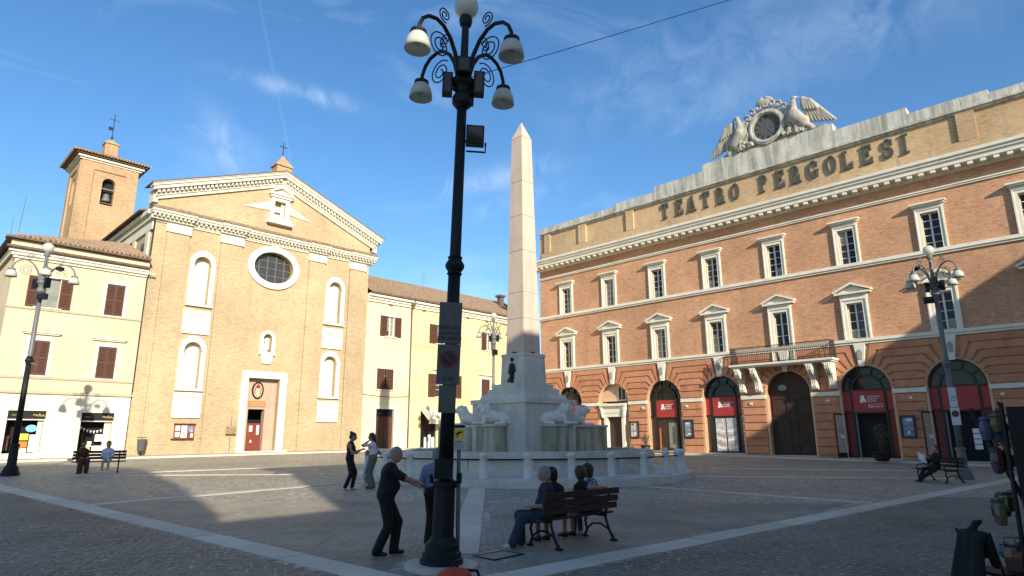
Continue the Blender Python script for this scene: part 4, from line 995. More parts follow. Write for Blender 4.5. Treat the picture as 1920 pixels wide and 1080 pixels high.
for dz in (-.55, .0, .55): ww = 1.5*sqrt(1-(dz/1.17)**2); m.box(19.68-ww, 19.68+ww, -.40, -.355, 14.08+dz-.022, 14.08+dz+.022, FC)
m.build('glazing_bars', 'iron_grey', ov)
m = MB(); ringband(m, FC, [(18.52, .4), (18.52, 6.0), (20.82, 6.0), (20.82, .4)], [(18.06, .4), (18.06, 6.47), (21.3, 6.47), (21.3, .4)], 0, .18, False); po = Cb('portal', m, 'church_stucco')
m = MB(); facade(m, FC, 18.4, 20.95, .3, 6.2, [('r', 18.9, 20.08, .3, 3.88)], .5, n=-.42); m.build('recess_wall', 'portal_plaster', po)
m = MB(); m.box(18.5, 20.8, -2.2, -2.1, .3, 6, FC); m.build('interior', 'interior', po)
m = MB(); m.box(18.92, 20.06, -.78, -.72, .95, 2.92, FC); dl_ = m.build('door', 'red_wood', po)
for a, b in ((18.97, 19.46), (19.52, 20.01)):
    for z0, z1 in ((1.05, 1.75), (1.85, 2.85)): m = MB(); ringband(m, FC, [(a+.07, z0+.07), (b-.07, z0+.07), (b-.07, z1-.07), (a+.07, z1-.07)], [(a, z0), (b, z0), (b, z1), (a, z1)], -.72, -.69); m.build('door_panel', 'red_wood', dl_)
for a, b, z0, z1 in ((19.2, 19.42, 2.35, 2.75), (19.72, 19.9, 2.15, 2.78), (19.32, 19.42, 1.6, 1.78)): m = MB(); m.box(a, b, -.69, -.682, z0, z1, FC); m.build('notice', 'paper', dl_)
m = MB(); te = np.linspace(0, 2*pi, 25)[:-1]; ringband(m, FC, [(19.45+.33*cos(t), 5.18+.50*sin(t)) for t in te], [(19.45+.42*cos(t), 5.18+.60*sin(t)) for t in te], -.42, -.34); em = m.build('emblem', 'iron', po)
m = MB(); m.prism([(19.45+.34*cos(t), 5.18+.51*sin(t)) for t in te], -.42, -.37, FC); m.build('shield', 'portal_plaster', em)
m = MB(); m.prism([(19.28, 5.3), (19.62, 5.3), (19.62, 5.02), (19.45, 4.78), (19.28, 5.02)], -.37, -.35, FC); m.build('arms', 'rustic_pale', em)
m = MB(); m.prism([(19.30, 5.34), (19.60, 5.34), (19.57, 5.52), (19.45, 5.6), (19.33, 5.52)], -.37, -.352, FC); m.box(19.22, 19.27, -.37, -.354, 4.95, 5.35, FC); m.box(19.63, 19.68, -.37, -.354, 4.95, 5.35, FC); m.build('arms', 'red_dull', em)
m = MB(); m.box(18.86, 20.1, -.42, -.37, 4.04, 4.44, FC); pl_ = m.build('inscription_board', 'orange', po)
for j in range(3): m = MB(); m.box(18.95, 20.0, -.37, -.366, 4.12+.1*j, 4.15+.1*j, FC); m.build('inscription', 'portal_plaster', pl_)
m = MB(); z_ = gz(19.7, YC); m.box(17.9, 21.5, -.4, .55, z_-.1, z_+.18, FC); Cb('doorstep', m, 'kerb_stone')
# small niche with bust
m = MB(); c = 19.66; R = [(c+.33, 7.85)]+[(c+.33*cos(t), 8.85+.33*sin(t)) for t in np.linspace(0, pi, 13)]+[(c-.33, 7.85)]; O_ = [(c+.55, 7.85)]+[(c+.55*cos(t), 8.87+.55*sin(t)) for t in np.linspace(0, pi, 13)]+[(c-.55, 7.85)]
ringband(m, FC, R, O_, 0, .12, False); m.box(c-.58, c+.58, 0, .22, 7.66, 7.848, FC); m.prism([(c-.45, 7.64), (c+.45, 7.64), (c+.30, 7.05), (c-.30, 7.05)], 0, .14, FC); sn = Cb('niche_frame', m, 'church_stucco')
sdf_object('bust', [ell((c, YC+.16, 8.72), (.13, .15, .18), 0), cap((c, YC+.18, 8.55), (c, YC+.18, 8.35), .09, .11, 0, .05), ell((c, YC+.2, 8.18), (.27, .16, .2), 0, k=.08), cap((c, YC+.2, 7.85), (c, YC+.2, 8.0), .18, .12, 0, .04)], .025, ['church_stucco'], sn)
# aedicule and carved wings in the pediment
m = MB(); ringband(m, FC, [(19.30, 17.85), (19.30, 19.25), (20.18, 19.25), (20.18, 17.85)], [(19.02, 17.85), (19.02, 19.5), (20.46, 19.5), (20.46, 17.85)], 0, .16, False); m.box(18.88, 20.6, 0, .32, 17.62, 17.848, FC); m.box(18.78, 20.7, 0, .45, 17.4, 17.618, FC); m.box(18.9, 20.58, 0, .3, 19.502, 19.66, FC); m.box(18.8, 20.68, 0, .42, 19.662, 19.8, FC)
m.strip([(18.85, 19.802), (19.74, 20.28), (20.63, 19.802)], [(18.85, 19.93), (19.74, 20.44), (20.63, 19.93)], 0, .36, FC); m.prism([(18.95, 19.803), (20.53, 19.803), (19.74, 20.25)], 0, .12, FC); ae = Cb('aedicule', m, 'church_stucco')
m = MB(); m.box(19.30, 20.18, -.3, -.2, 18.48, 18.68, FC); m.box(19.95, 20.18, -.3, -.19, 17.85, 19.25, FC); m.build('mullion', 'church_stucco', ae)
for c_, z0 in ((19.62, 17.9), (19.62, 18.75)):
    pass
for sg_, s_tip, z_tip in ((-1, 17.1, 18.22), (1, 22.32, 18.16)):
    root = (18.98 if sg_ < 0 else 20.5)
    P = []
    for i in range(7):
        t = i/6; P.append(cap((root, YC-.02, 18.98-.5*t), (root+(s_tip-root)*(1-.75*t), YC-.02, z_tip+.08+(18.35-z_tip)*t*.6), .11, .05, 0, .03))
    sdf_object('carved_wing', P, .035, ['church_cornice'], ae)
# side cornice above the left-hand house
m = MB(); m.box(C0-.45, C0, -20, -.05, 16.2, 16.5, FC); m.box(C0-.25, C0, -20, -.05, 15.86, 16.198, FC); m.box(C0-.12, C0, -20, -.05, 15.2, 15.858, FC)
for i in range(3): m.box(C0-.1, C0-.002, -.6-3*i, -1.3-3*i, 12.8, 15.198, FC)
Cb('side_cornice', m, 'church_cornice')
m = MB(); m.prism([(C0-.75, 16.52), (C0+1, 16.98), (C0+1, 17.06), (C0-.75, 16.62)], -20, -.9, FC); Cb('side_eave', m, 'tile_dark')
m = MB(); m.box(C0-.04, C0-.002, -1.6, -2.3, 13.4, 14.6, FC); sw = Cb('side_window', m, 'glass_dark')
m = MB(); m.tube([FC.p(C0-.02, .1, 16.1), FC.p(C0-.05, .08, 13), FC.p(C0-.05, .08, 4.7)], .05, 8); Cb('drainpipe', m, 'iron')
# notice board, hanging sign, litter bin
t = thing('notice_board', 'dark wooden notice board with white sheets on the church wall', 'notice board', FC.p(14.7, 0, 1.9))
m = MB(); m.box(14.1, 15.3, .06, .14, 1.9, 2.78, FC); nb_ = m.build('board', 'red_wood', t)
m = MB(); m.box(14.05, 15.35, .06, .22, 2.782, 2.84, FC); m.box(13.95, 15.3, .06, .24, 1.84, 1.898, FC); m.build('ledge', 'old_wood', t)
for a, b, z0, z1, mt in ((14.16, 14.42, 2.38, 2.70, 'paper'), (14.16, 14.42, 2.0, 2.28, 'paper'), (14.5, 14.86, 2.44, 2.72, 'poster_a'), (14.5, 14.86, 1.95, 2.42, 'paper'), (14.94, 15.22, 2.3, 2.68, 'poster_b'), (15.08, 15.22, 1.98, 2.22, 'paper')):
    m = MB(); m.box(a, b, .14, .147, z0, z1, FC); m.build('sheet', mt, t)
p = Vector(FC.p(17.54, .35, 0)); zg = gz(p.x, p.y)+.1
t = thing('wall_sign', 'small ochre information sign on a thin pole beside the church portal', 'sign', (p.x, p.y, zg))
m = MB(); m.tube([(p.x, p.y, zg-.02), (p.x, p.y, 3.3)], .02, 6); m.build('pole', 'iron_grey', t)
m = MB(); m.box(17.2, 17.88, .37, .41, 2.2, 2.7, FC); pb = m.build('plate', 'brick_tower', t); m = MB(); ringband(m, FC, [(17.3, 2.32), (17.78, 2.32), (17.78, 2.56), (17.3, 2.56)], [(17.27, 2.29), (17.81, 2.29), (17.81, 2.59), (17.27, 2.59)], .41, .42); m.box(17.36, 17.7, .41, .418, 2.42, 2.46, FC); m.build('print', 'old_wood', pb)
p = Vector(FC.p(12.2, .6, 0)); zg = gz(p.x, p.y)+.1
t = thing('litter_bin', 'grey litter bin on a short post at the church corner', 'litter bin', (p.x, p.y, zg))
m = MB(); m.lathe([(.04, 0), (.04, .35)], (p.x, p.y, zg-.01), 8); m.build('post', 'iron', t)
m = MB(); m.lathe([(.14, .24), (.21, .32), (.25, .90), (.27, .92), (.27, .97), (.20, .97), (.20, .93)], (p.x, p.y, zg), 14); m.build('body', 'bin', t, True)
m = MB(); m.tube([(p.x+.24*cos(a), p.y+.24*sin(a), zg+1.02+.07*sin(a*0+1)) for a in np.linspace(0, 2*pi, 13)], .02, 5); m.build('hood', 'iron', t)

# ---- bell tower behind
TX0, TX1, TY0, TY1 = 9.35, 13.45, 58., 62.1
tower = thing('bell_tower', 'square brick bell tower with arched openings and low tiled roof', 'bell tower', ((TX0+TX1)/2, (TY0+TY1)/2, 1.0))
FB = Fr((0, TY0, 0), (1, 0, 0), (0, -1, 0)); FBx = Fr((TX0, 0, 0), (0, 1, 0), (-1, 0, 0))
m = MB(); facade(m, FB, TX0, TX1, 1., 24.35, [('a', 11.42, .46, 20.55, 22.4)], .5); facade(m, FBx, TY0, TY1, 1., 24.35, [('a', 60.05, .46, 20.55, 22.4)], .5); m.box(TX1-.02, TX1, TY0, TY1, 1, 24.35); m.box(TX0, TX1-.03, TY1-.02, TY1, 1, 24.35); m.box(TX0, TX1, TY0, TY1, 24.3, 24.34)
m.build('wall', 'brick_tower', tower)
for fr_, a, b in ((FB, TX0, TX1), (FBx, TY0, TY1)):
    m = MB(); c_ = (a+b)/2
    m.box(a, c_-1.15, 0, .10, 1, 23.35, fr_); m.box(c_+1.15, b, 0, .10, 1, 23.35, fr_); m.box(a, b, 0, .10, 23.352, 24.0, fr_); m.build('pilaster_strip', 'brick_tower', tower)
m = MB(); m.box(TX0+.6, TX1-.6, TY0+.55, TY1-.55, 19, 23.5); m.build('belfry_dark', 'interior', tower)
for z0, z1, e in ((24.002, 24.14, .18), (24.142, 24.30, .34), (24.352, 24.5, .5)): m = MB(); m.box(TX0-e, TX1+e, TY0-e, TY1+e, z0, z1); m.build('cornice', 'church_cornice' if e < .5 else 'tile_dark', tower)
m = MB(); cx_, cy_ = (TX0+TX1)/2, (TY0+TY1)/2; m.taper((cx_, cy_), (2.75, 2.75), (.5, .5), 24.5, 25.45); rft = m.build('roof', 'tile_dark', tower)
m = MB()
for i in range(25):                                       # tile rows on the two roof slopes in view
    u_ = -2.7+i*.225
    k_ = max(.5, abs(u_)); m.tube([(cx_+u_, cy_-2.8, 24.54), (cx_+u_*min(1, .5/abs(u_) if abs(u_) > .5 else 1)*1.0 if abs(u_) < .5 else cx_+u_, cy_-max(.5, abs(u_)), 24.52+.97*(2.75-max(.5, abs(u_)))/2.25)], [.10, .085], 6)
    m.tube([(cx_-2.8, cy_+u_, 24.54), (cx_-max(.5, abs(u_)), cy_+u_, 24.52+.97*(2.75-max(.5, abs(u_)))/2.25)], [.10, .085], 6)
stuff(m.build('roof_tiles', 'tile_roof', rft))
m = MB(); m.box(cx_-.55, cx_+.4, cy_-1.6, cy_-.7, 25.0, 26.1); m.box(cx_-.63, cx_+.48, cy_-1.68, cy_-.62, 26.102, 26.22); m.taper((cx_-.08, cy_-1.15), (.5, .45), (.12, .1), 26.222, 26.6); ln = m.build('lantern', 'brick_tower', tower)
m = MB(); q_ = (cx_-.08, cy_-1.15); m.tube([(*q_, 26.5), (*q_, 29.0)], .03, 6); m.tube([(q_[0]-.4, q_[1], 28.5), (q_[0]+.4, q_[1], 28.5)], .022, 5); m.box(q_[0]-.35, q_[0]+.02, q_[1]-.01, q_[1]+.01, 27.5, 27.8); m.ball((*q_, 26.85), .1, 8, 6); m.build('weather_vane', 'iron', ln)
m = MB(); m.lathe([(.36, 0), (.30, .12), (.22, .4), (.17, .62), (.05, .68)], (11.42, TY0+.3, 20.95), 12); m.build('bell', 'iron_grey', tower, True)
m = MB(); m.box(10.96, 11.88, TY0+.1, TY0+.18, 21.9, 22.0); m.box(10.96, 11.88, TY0+.1, TY0+.16, 20.72, 20.77); m.build('bell_beam', 'iron_grey', tower)

# ================================================================== HOUSES
def shutter(parent, s0, s1, z0, z1, fr, n=.0, mat='shutter'):
    m = MB(); t = .07
    m.box(s0, s0+t, n, n+.05, z0, z1, fr); m.box(s1-t, s1, n, n+.05, z0, z1, fr)
    for z in (z0, (z0+z1)/2-.05, z1-.1): m.box(s0+t, s1-t, n, n+.05, z, z+.1, fr)
    k = int((z1-z0)/.085)
    for i in range(k):
        z = z0+.06+i*(z1-z0-.12)/k
        vs = [fr.p(a, q, zz) for a in (s0+t, s1-t) for q, zz in ((n+.042, z), (n+.048, z+.012), (n+.012, z+.075), (n+.006, z+.063))]
        m.add(vs, [(0, 1, 2, 3), (7, 6, 5, 4)]+[(a, (a+1) % 4, 4+(a+1) % 4, 4+a) for a in range(4)])
    return m.build('shutter', mat, parent)
def tile_rows(parent, x0, x1, y0, z0, y1, z1, pitch=.24, name='roof_tiles', clip=None):
    m = MB(); k = int((x1-x0)/pitch)
    for i in range(k+1):
        x = x0+i*pitch; ya, yb = y0, y1
        if clip: yb = clip(x)
        if yb-ya < .2: continue
        f_ = lambda y: z0+(z1-z0)*(y-y0)/(y1-y0); n_ = max(2, int((yb-ya)/.38)); dx = random.uniform(-.02, .02)
        path, rs = [], []
        for j in range(n_):
            a, b = ya+(yb-ya)*j/n_, ya+(yb-ya)*(j+1)/n_; w = random.uniform(-.012, .012)
            path += [(x+dx+w, a, f_(a)+.055), (x+dx+w, b-.01, f_(b)+.03)]; rs += [.095, .078]
        m.tube(path, rs, 6)
    return stuff(m.build(name, 'tile_roof', parent, fix=False))
# ---- cream house left of the church
H = thing('house', 'cream three-storey house with brown shutters and two shop windows left of church', 'house', (8, YC, .75))
hx0, hx1 = 4.72, 11.42; HN = .12
FH = Fr((0, YC-HN, 0), (1, 0, 0), (0, -1, 0))
hol = [('r', 9.36, 10.34, 9.2, 11.15), ('r', 6.1, 7.02, 9.25, 11.0), ('r', 9.38, 10.34, 5.4, 7.3), ('r', 6.02, 6.98, 5.4, 7.35)]
m = MB(); facade(m, FH, hx0, hx1, 4.5, 12.1, hol, .25); m.box(hx0, hx0+.02, YC-HN+.001, YC+9, .3, 12.1); m.build('wall', 'stucco_cream', H)
m = MB(); facade(m, FH, hx0, hx1, .3, 4.5, [('r', 8.95, 10.7, .3, 3.45), ('r', 5.55, 7.36, .3, 3.5)], .35, n=.03); m.build('ground_floor_wall', 'travertine', H)
for z in (1.35, 2.25, 3.15, 4.0):
    for a, b in ((hx0, 5.5), (7.41, 8.9), (10.75, hx1)): m = MB(); m.box(a+.02, b-.02, .03, .045, z-.4, z+.38, FH); m.build('stone_course', 'travertine', H)
for z0, z1, n_, mt in ((4.38, 4.52, .16, 'band_dark'), (5.2, 5.32, .07, 'band_dark'), (9.06, 9.16, .07, 'band_dark'), (11.9, 12.02, .12, 'white_stone'), (12.022, 12.2, .22, 'white_stone'), (12.202, 12.36, .36, 'white_stone'), (12.56, 12.86, .30, 'stucco_pale')):
    m = MB(); m.box(hx0-n_, hx1, -.02, n_, z0, z1, FH); m.build('moulding', mt, H)
m = MB()
for i in range(60): s = hx0+.06+i*.118; m.box(s, s+.06, .22, .30, 12.04, 12.19, FH)
stuff(m.build('dentils', 'white_stone', H))
m = MB(); m.tube([FH.p(hx0-.5, .48, 12.42), FH.p(hx1, .48, 12.42)], .09, 8); m.box(hx0-.6, hx1, -.02, .62, 12.88, 12.98, FH); m.build('gutter', 'tile_dark', H)
m = MB(); m.box(hx0-.1, hx1, -8.5, .0, 12.36, 12.88, FH); m.build('attic', 'stucco_pale', H)
ry, rz_ = YC+5.6, 15.3; ex, ey = hx0-.5, YC-HN-.62
m = MB(); m.add([(ex, ey, 12.98), (hx1, ey, 12.98), (hx1, ry, rz_), (hx1-.4, ry, rz_), (ex, YC+12, 12.98), (hx1, YC+12, 12.98)], [(0, 1, 2, 3), (0, 3, 4), (4, 3, 2, 5)]); hr = m.build('roof', 'tile_dark', H, fix=False)
tile_rows(hr, ex+.1, hx1-.1, ey, 13.0, ry, rz_+.02, clip=lambda x: ey+(ry-ey)*min(1, (x-ex)/(hx1-.4-ex)))
for a, b, z0, z1, kind in ((9.36, 10.34, 9.2, 11.15, 'c'), (6.1, 7.02, 9.25, 11.0, 'o'), (9.38, 10.34, 5.4, 7.3, 'ch'), (6.02, 6.98, 5.4, 7.35, 'ch')):
    m = MB(); ringband(m, FH, [(a, z0), (a, z1), (b, z1), (b, z0)], [(a-.18, z0), (a-.18, z1+.2), (b+.18, z1+.2), (b+.18, z0)], 0, .03, False); m.box(a-.22, b+.22, 0, .10, z0-.07, z0-.002, FH); w = m.build('window', 'travertine', H)
    m = MB(); m.box(a, b, -.24, -.2, z0, z1, FH); m.build('pane', 'glass_curtain', w)
    c = (a+b)/2
    if kind[0] == 'c': shutter(w, a+.01, c-.005, z0+.02, z1-.02, FH, -.06); shutter(w, c+.005, b-.01, z0+.02, z1-.02, FH, -.06)
    else: shutter(w, a-.60, a-.02, z0, z1, FH, .04); shutter(w, b+.02, b+.60, z0, z1, FH, .04)
    if 'h' in kind: m = MB(); m.box(a-.42, b+.42, 0, .22, z1+.42, z1+.50, FH); m.box(a-.36, b+.36, 0, .14, z1+.34, z1+.418, FH); m.build('hood', 'travertine', w)
for a, b, zt, kind in ((8.95, 10.7, 3.45, 0), (5.55, 7.36, 3.5, 1)):
    zb = gz(8, YC)+.12
    m = MB(); ringband(m, FH, [(a+.05, zb), (a+.05, zt-.05), (b-.05, zt-.05), (b-.05, zb)], [(a-.12, zb), (a-.12, zt+.12), (b+.12, zt+.12), (b+.12, zb)], .03, .09, False); sh = m.build('shop_window', 'travertine', H)
    m = MB(); m.box(a+.05, b-.05, -.30, -.02, zt-.5, zt-.05, FH); fb = m.build('fascia', 'black', sh)
    pth = [FH.p(b-.62+i*.042, -.015, zt-.30+.06*sin(i*1.9)+(.07 if i in (2, 7) else 0)) for i in range(14)]; m = MB(); m.tube(pth, .016, 5); m.build('lettering', 'gold', fb); m = MB(); m.box(a+.25, a+.55, -.02, -.014, zt-.30, zt-.285, FH); m.build('rule', 'gold', fb)
    m = MB(); m.box(a+.05, b-.05, -.31, -.0, zt-.56, zt-.502, FH); m.box(a+.02, a+.08, -.25, -.03, zb, zt-.5, FH); m.box(b-.08, b-.02, -.25, -.03, zb, zt-.5, FH); m.build('frame', 'travertine', sh)
    m = MB(); m.box(a+.05, b-.05, -.9, -.85, zb-.2, zt, FH); m.build('interior', 'interior', sh)
    m = MB(); m.box(a+.05, b-.05, -.8, .06, zb-.15, zb+.25, FH); m.build('sill', 'travertine', sh)
    if kind == 0:
        m = MB()
        for i in range(9):
            s = a+.2+i*.17; zz = zt-.85-.22*sin(pi*i/8); m.prism([(s-.055, zz), (s+.055, zz), (s, zz-.17)], -.4, -.39, FH)
        m.build('bunting', 'paper', sh)
        for s0, s1, z0, z1, mt in ((a+1.0, a+1.55, zb+.85, zb+1.25, 'paper'), (a+.55, a+.85, zb+.55, zb+.85, 'paper'), (a+.35, a+.8, zb+.25, zb+.52, 'sign_yellow'), (a+.9, a+1.5, zb+.25, zb+.6, 'paper')): m = MB(); m.box(s0, s1, -.6, -.5, z0, z1, FH); m.build('ware', mt, sh)
        m = MB(); m.box(b-.42, b-.10, -.30, -.24, zb+.25, zt-.56, FH); m.build('door_leaf', 'travertine', sh)
    else:
        m = MB(); m.prism([(b-.55+.26*cos(t), zt-1.0+.2*sin(t)) for t in np.linspace(0, 2*pi, 21)[:-1]], -.4, -.38, FH); m.build('disc', 'blue_disc', sh)
        for s0, s1, z0, z1, mt in ((a+.75, a+1.2, zb+.95, zb+1.3, 'sign_yellow'), (a+.72, a+1.2, zb+.55, zb+.88, 'orange'), (a+.70, a+1.2, zb+.27, zb+.5, 'paper'), (a+1.26, a+1.6, zb+.3, zb+1.25, 'paper'), (a+.1, a+.35, zb+.4, zb+1.2, 'toy_0')): m = MB(); m.box(s0, s1, -.6, -.5, z0, z1, FH); m.build('ware', mt, sh)
        m = MB(); m.box(b-.32, b-.10, -.30, -.24, zb+.25, zt-.56, FH); m.build('door_leaf', 'travertine', sh)
# ---- pale house and yellow house right of the church
def house(name, label, x0, x1, wall, ez, rt_, wins, strings, extra, back=8.):
    h = thing(name, label, 'house', ((x0+x1)/2, YC, .8)); hol = []
    for w in wins: hol.append(('r', *w[:4]))
    hol += [('r', *e[:4]) for e in extra]
    m = MB(); facade(m, FC, x0, x1, .3, ez-.35, hol, .25); m.box(x1-.02, x1, YC, YC+back, .3, ez-.35); m.build('wall', wall, h)
    for z0, z1, n_ in strings: m = MB(); m.box(x0, x1, 0, n_, z0, z1, FC); m.build('string_course', wall, h)
    m = MB(); m.box(x0, x1, 0, .16, ez-.75, ez-.55, FC); m.box(x0, x1, 0, .30, ez-.548, ez-.36, FC); m.box(x0, x1, -.1, .52, ez-.358, ez-.14, FC); m.build('cornice', 'church_stucco', h)
    m = MB(); m.tube([FC.p(x0, .62, ez-.10), FC.p(x1, .62, ez-.10)], .075, 8); m.build('gutter', 'tile_dark', h)
    m = MB(); m.add([(x0, YC-.62, ez-.06), (x1, YC-.62, ez-.06), (x1, YC+4, rt_), (x0, YC+4, rt_), (x0, YC+8.6, ez-.06), (x1, YC+8.6, ez-.06)], [(0, 1, 2, 3), (3, 2, 5, 4)]); r = m.build('roof', 'tile_dark', h, fix=False)
    tile_rows(r, x0+.1, x1-.1, YC-.66, ez-.05, YC+4, rt_+.02)
    for a, b, z0, z1, sw_, mt, fr_ in wins:
        m = MB(); t = .16 if fr_ else .05
        ringband(m, FC, [(a, z0), (a, z1), (b, z1), (b, z0)], [(a-t, z0), (a-t, z1+t), (b+t, z1+t), (b+t, z0)], 0, .03, False); m.box(a-t-.05, b+t+.05, 0, .12, z0-.08, z0-.002, FC)
        if fr_ == 2: m.box(a-.35, b+.35, 0, .2, z1+.35, z1+.45, FC)
        w = m.build('window', 'church_stucco', h); casement(w, a, b, z0, z1, FC, mt, 3, -.2)
        if sw_ > 0: shutter(w, a-sw_, a-.01, z0, z1, FC, .035); shutter(w, b+.01, b+sw_, z0, z1, FC, .035)
        elif sw_ < 0: c = (a+b)/2; shutter(w, a+.01, c+sw_*.1, z0, z1, FC, -.02); shutter(w, c-sw_*.1, b-.01, z0, z1, FC, -.02)
    return h
h1 = house('house', 'narrow pale yellow house with dark door directly right of the church', 27.76, 32.2, 'stucco_pale', 13.6, 16.05,
    [(29.75, 30.52, 10.1, 11.8, .66, 'glass_curtain', 1), (28.98, 30.6, 5.7, 7.4, -.6, 'glass_curtain', 0)], [(5.0, 5.1, .05)], [(29.05, 30.8, .3, 4.15)])
m = MB(); ringband(m, FC, [(29.05, .4), (29.05, 4.15), (30.8, 4.15), (30.8, .4)], [(28.8, .4), (28.8, 4.4), (31.05, 4.4), (31.05, .4)], 0, .05, False); dd = m.build('door', 'church_stucco', h1)
for a, b in ((29.06, 29.92), (29.93, 30.79)):
    m = MB(); m.box(a, b, -.24, -.18, .4, 3.55, FC); lf = m.build('door_leaf', 'old_wood', dd)
    for i in range(11): m = MB(); m.box(a+.04, b-.04, -.18, -.155, .98+i*.23, 1.17+i*.23, FC); m.build('board', 'shutter', lf)
m = MB(); m.box(29.06, 30.79, -.25, -.22, 3.56, 4.14, FC); m.build('fanlight', 'glass_dark', dd)
m = MB(); m.box(31.25, 31.95, 0, .25, .6, 2.25, FC); m.build('utility_cabinet', 'frame_white', h1)
h2 = house('house', 'yellow house with brown shutters and awning, partly hidden behind the obelisk', 32.21, 47.5, 'stucco_yellow', 13.6, 16.05,
    [(35.1, 37.05, 10.0, 11.7, .85, 'glass_curtain', 1), (41.05, 41.75, 9.95, 11.65, .55, 'glass_curtain', 1), (45.0, 46.0, 9.95, 11.65, .6, 'glass_curtain', 1), (35.05, 37.2, 5.3, 7.3, .82, 'glass_curtain', 2), (40.52, 41.6, 5.3, 7.2, -.1, 'glass_curtain', 2)], [(9.64, 9.76, .06), (5.05, 5.17, .06), (12.4, 12.5, .05), (7.95, 8.02, .04)], [(33.55, 35.3, .3, 4.1), (38.6, 40.3, .3, 4.0)])
m = MB(); m.box(33.55, 35.3, -.24, -.22, .4, 4.1, FC); m.build('shop_opening', 'glass_dark', h2); m = MB(); m.box(38.6, 40.3, -.24, -.22, .4, 4.0, FC); m.build('shop_opening', 'glass_dark', h2)
m = MB(); m.add([FC.p(33.45, .02, 4.25), FC.p(36.3, .02, 4.25), FC.p(36.3, 1.3, 3.25), FC.p(33.45, 1.3, 3.25), FC.p(36.3, 1.3, 3.0), FC.p(33.45, 1.3, 3.0), FC.p(33.45, .02, 4.2), FC.p(36.3, .02, 4.2), FC.p(36.3, 1.28, 3.2), FC.p(33.45, 1.28, 3.2)], [(0, 1, 2, 3), (3, 2, 4, 5), (6, 9, 8, 7)]); m.build('awning', 'awning', h2)
for i in range(3): m = MB(); m.box(34.0+i*.4, 34.25+i*.4, -.1, -.0, .95, 1.9+.2*(i % 2), FC); m.build('ware', 'paper', h2)
for xx, hh in ((32.2, h2), (29.2, None)):
    if hh is None: continue
    m = MB(); m.tube([FC.p(xx, .62, 13.45), FC.p(xx, .15, 12.75), FC.p(xx, .12, 9), FC.p(xx, .12, 1.0)], .055, 7); m.lathe([(.07, 0), (.22, .35), (.24, .5), (.16, .5)], FC.p(xx, .3, 12.75), 10); m.build('drainpipe', 'tile_dark', hh)
for xx in (29.9, 33.4, 38.6, 41.0): m = MB(); m.box(xx, xx+.35, 0, .04, 12.7, 12.95, FC); m.build('vent', 'tile_dark', h1 if xx < 32 else h2)
m = MB(); m.box(45.2, 45.7, YC+2.2, YC+2.7, 14.2, 16.2); m.box(45.05, 45.85, YC+2.05, YC+2.85, 16.2, 16.4); m.build('chimney', 'tile_dark', h2)
m = MB(); m.tube([(36.5, YC+4, 14.9), (36.5, YC+4, 17.6)], .02, 5)
for i in range(4): m.tube([(36.1, YC+4, 16.6+.25*i), (36.9, YC+4, 16.6+.25*i)], .012, 4)
m.build('aerial', 'iron_grey', h2)
m = MB(); m.tube([(5.1, YC+4.2, 14.0), (5.2, YC+4.2, 16.9)], .02, 5); m.tube([(4.75, YC+4.2, 14.0), (4.75, YC+4.2, 15.3)], .018, 5); m.build('aerial', 'iron_grey', H)
m = MB(); m.tube([FC.p(27.7, .05, 5.3)]+[FC.p(27.8+i*.45, .06, 5.25-.12*sin(pi*i/10)) for i in range(11)], .02, 5); m.build('cable', 'iron', h1)

# ---- unseen houses added behind the viewer, rooflines shaped to shade the near square
def shade_house(name, label, poly, y0, y1):
    h = thing(name, label, 'house', (sum(p[0] for p in poly)/len(poly), y0, 0))
    m = MB(); m.prism(poly, 0, y0-y1, Fr((0, y0, 0), (1, 0, 0), (0, -1, 0))); m.build('wall', 'stucco_cream', h); return h
g1 = shade_house('house', 'tall unseen cream house added behind the viewer to shade the square', [(-2.45, -.6), (16, -.6), (16, 19.8), (3.4, 19.8), (2.6, 18.2), (-2.45, 18.2)], -14, -26)
m = MB(); m.box(-3.3, 2.5, -26.3, -13.6, 17.6, 18.15); m.build('eave', 'tile_dark', g1)
shade_house('house', 'low unseen house added in the gap behind the viewer, bounding the sunlit patch', [(-6.05, -.6), (-2.46, -.6), (-2.46, 11.7), (-6.05, 11.7)], -14, -17)
shade_house('house', 'unseen mansard-shaped house added behind the viewer, its outline shaping the shade', [(-24, -.8), (-6.06, -.8), (-6.06, 13.0), (-7.26, 16.2), (-9.1, 19.9), (-13.4, 22.4), (-24, 22.4)], -14, -16.2)
shade_house('house', 'unseen gabled house added behind the viewer to shade the theatre side', [(16.01, -.6), (46, -.6), (46, 17.8), (39.6, 20.1), (36.3, 18.45), (29.75, 15.45), (16.01, 15.4)], -14, -26)

# ================================================================== THE FOUNTAIN
fz = gz(OX, OY)
fountain = thing('fountain', 'pale stone lion fountain carrying a tall pink obelisk in the middle of the square', 'fountain', (OX, OY, fz))
def Fo(name, mb, mat='fountain_stone', parent=None, **k): return mb.build(name, mat, parent or fountain, **k)
m = MB(); m.lathe([(6.95, -.25), (6.95, .14), (6.9, .16), (5.2, .16)], (OX, OY, fz), 48); Fo('step', m)
def octa(R, a0=0.): return [(OX+R*cos(pi/8+pi/4*i+a0), OY+R*sin(pi/8+pi/4*i+a0)) for i in range(8)]
def ogon(mb, R0, R1, z0, z1):
    A, B = octa(R0), octa(R1); vs = [(*p, z) for p, z in [(q, z0) for q in A]+[(q, z1) for q in A]+[(q, z0) for q in B]+[(q, z1) for q in B]]
    fs = []
    for i in range(8): j = (i+1) % 8; fs += [(i, j, 8+j, 8+i), (16+i, 24+i, 24+j, 16+j), (i, 16+i, 16+j, j), (8+i, 8+j, 24+j, 24+i)]
    mb.add(vs, fs)
m = MB(); ogon(m, 5.15, 5.42, fz+.16, 1.16); ba = Fo('basin_wall', m)
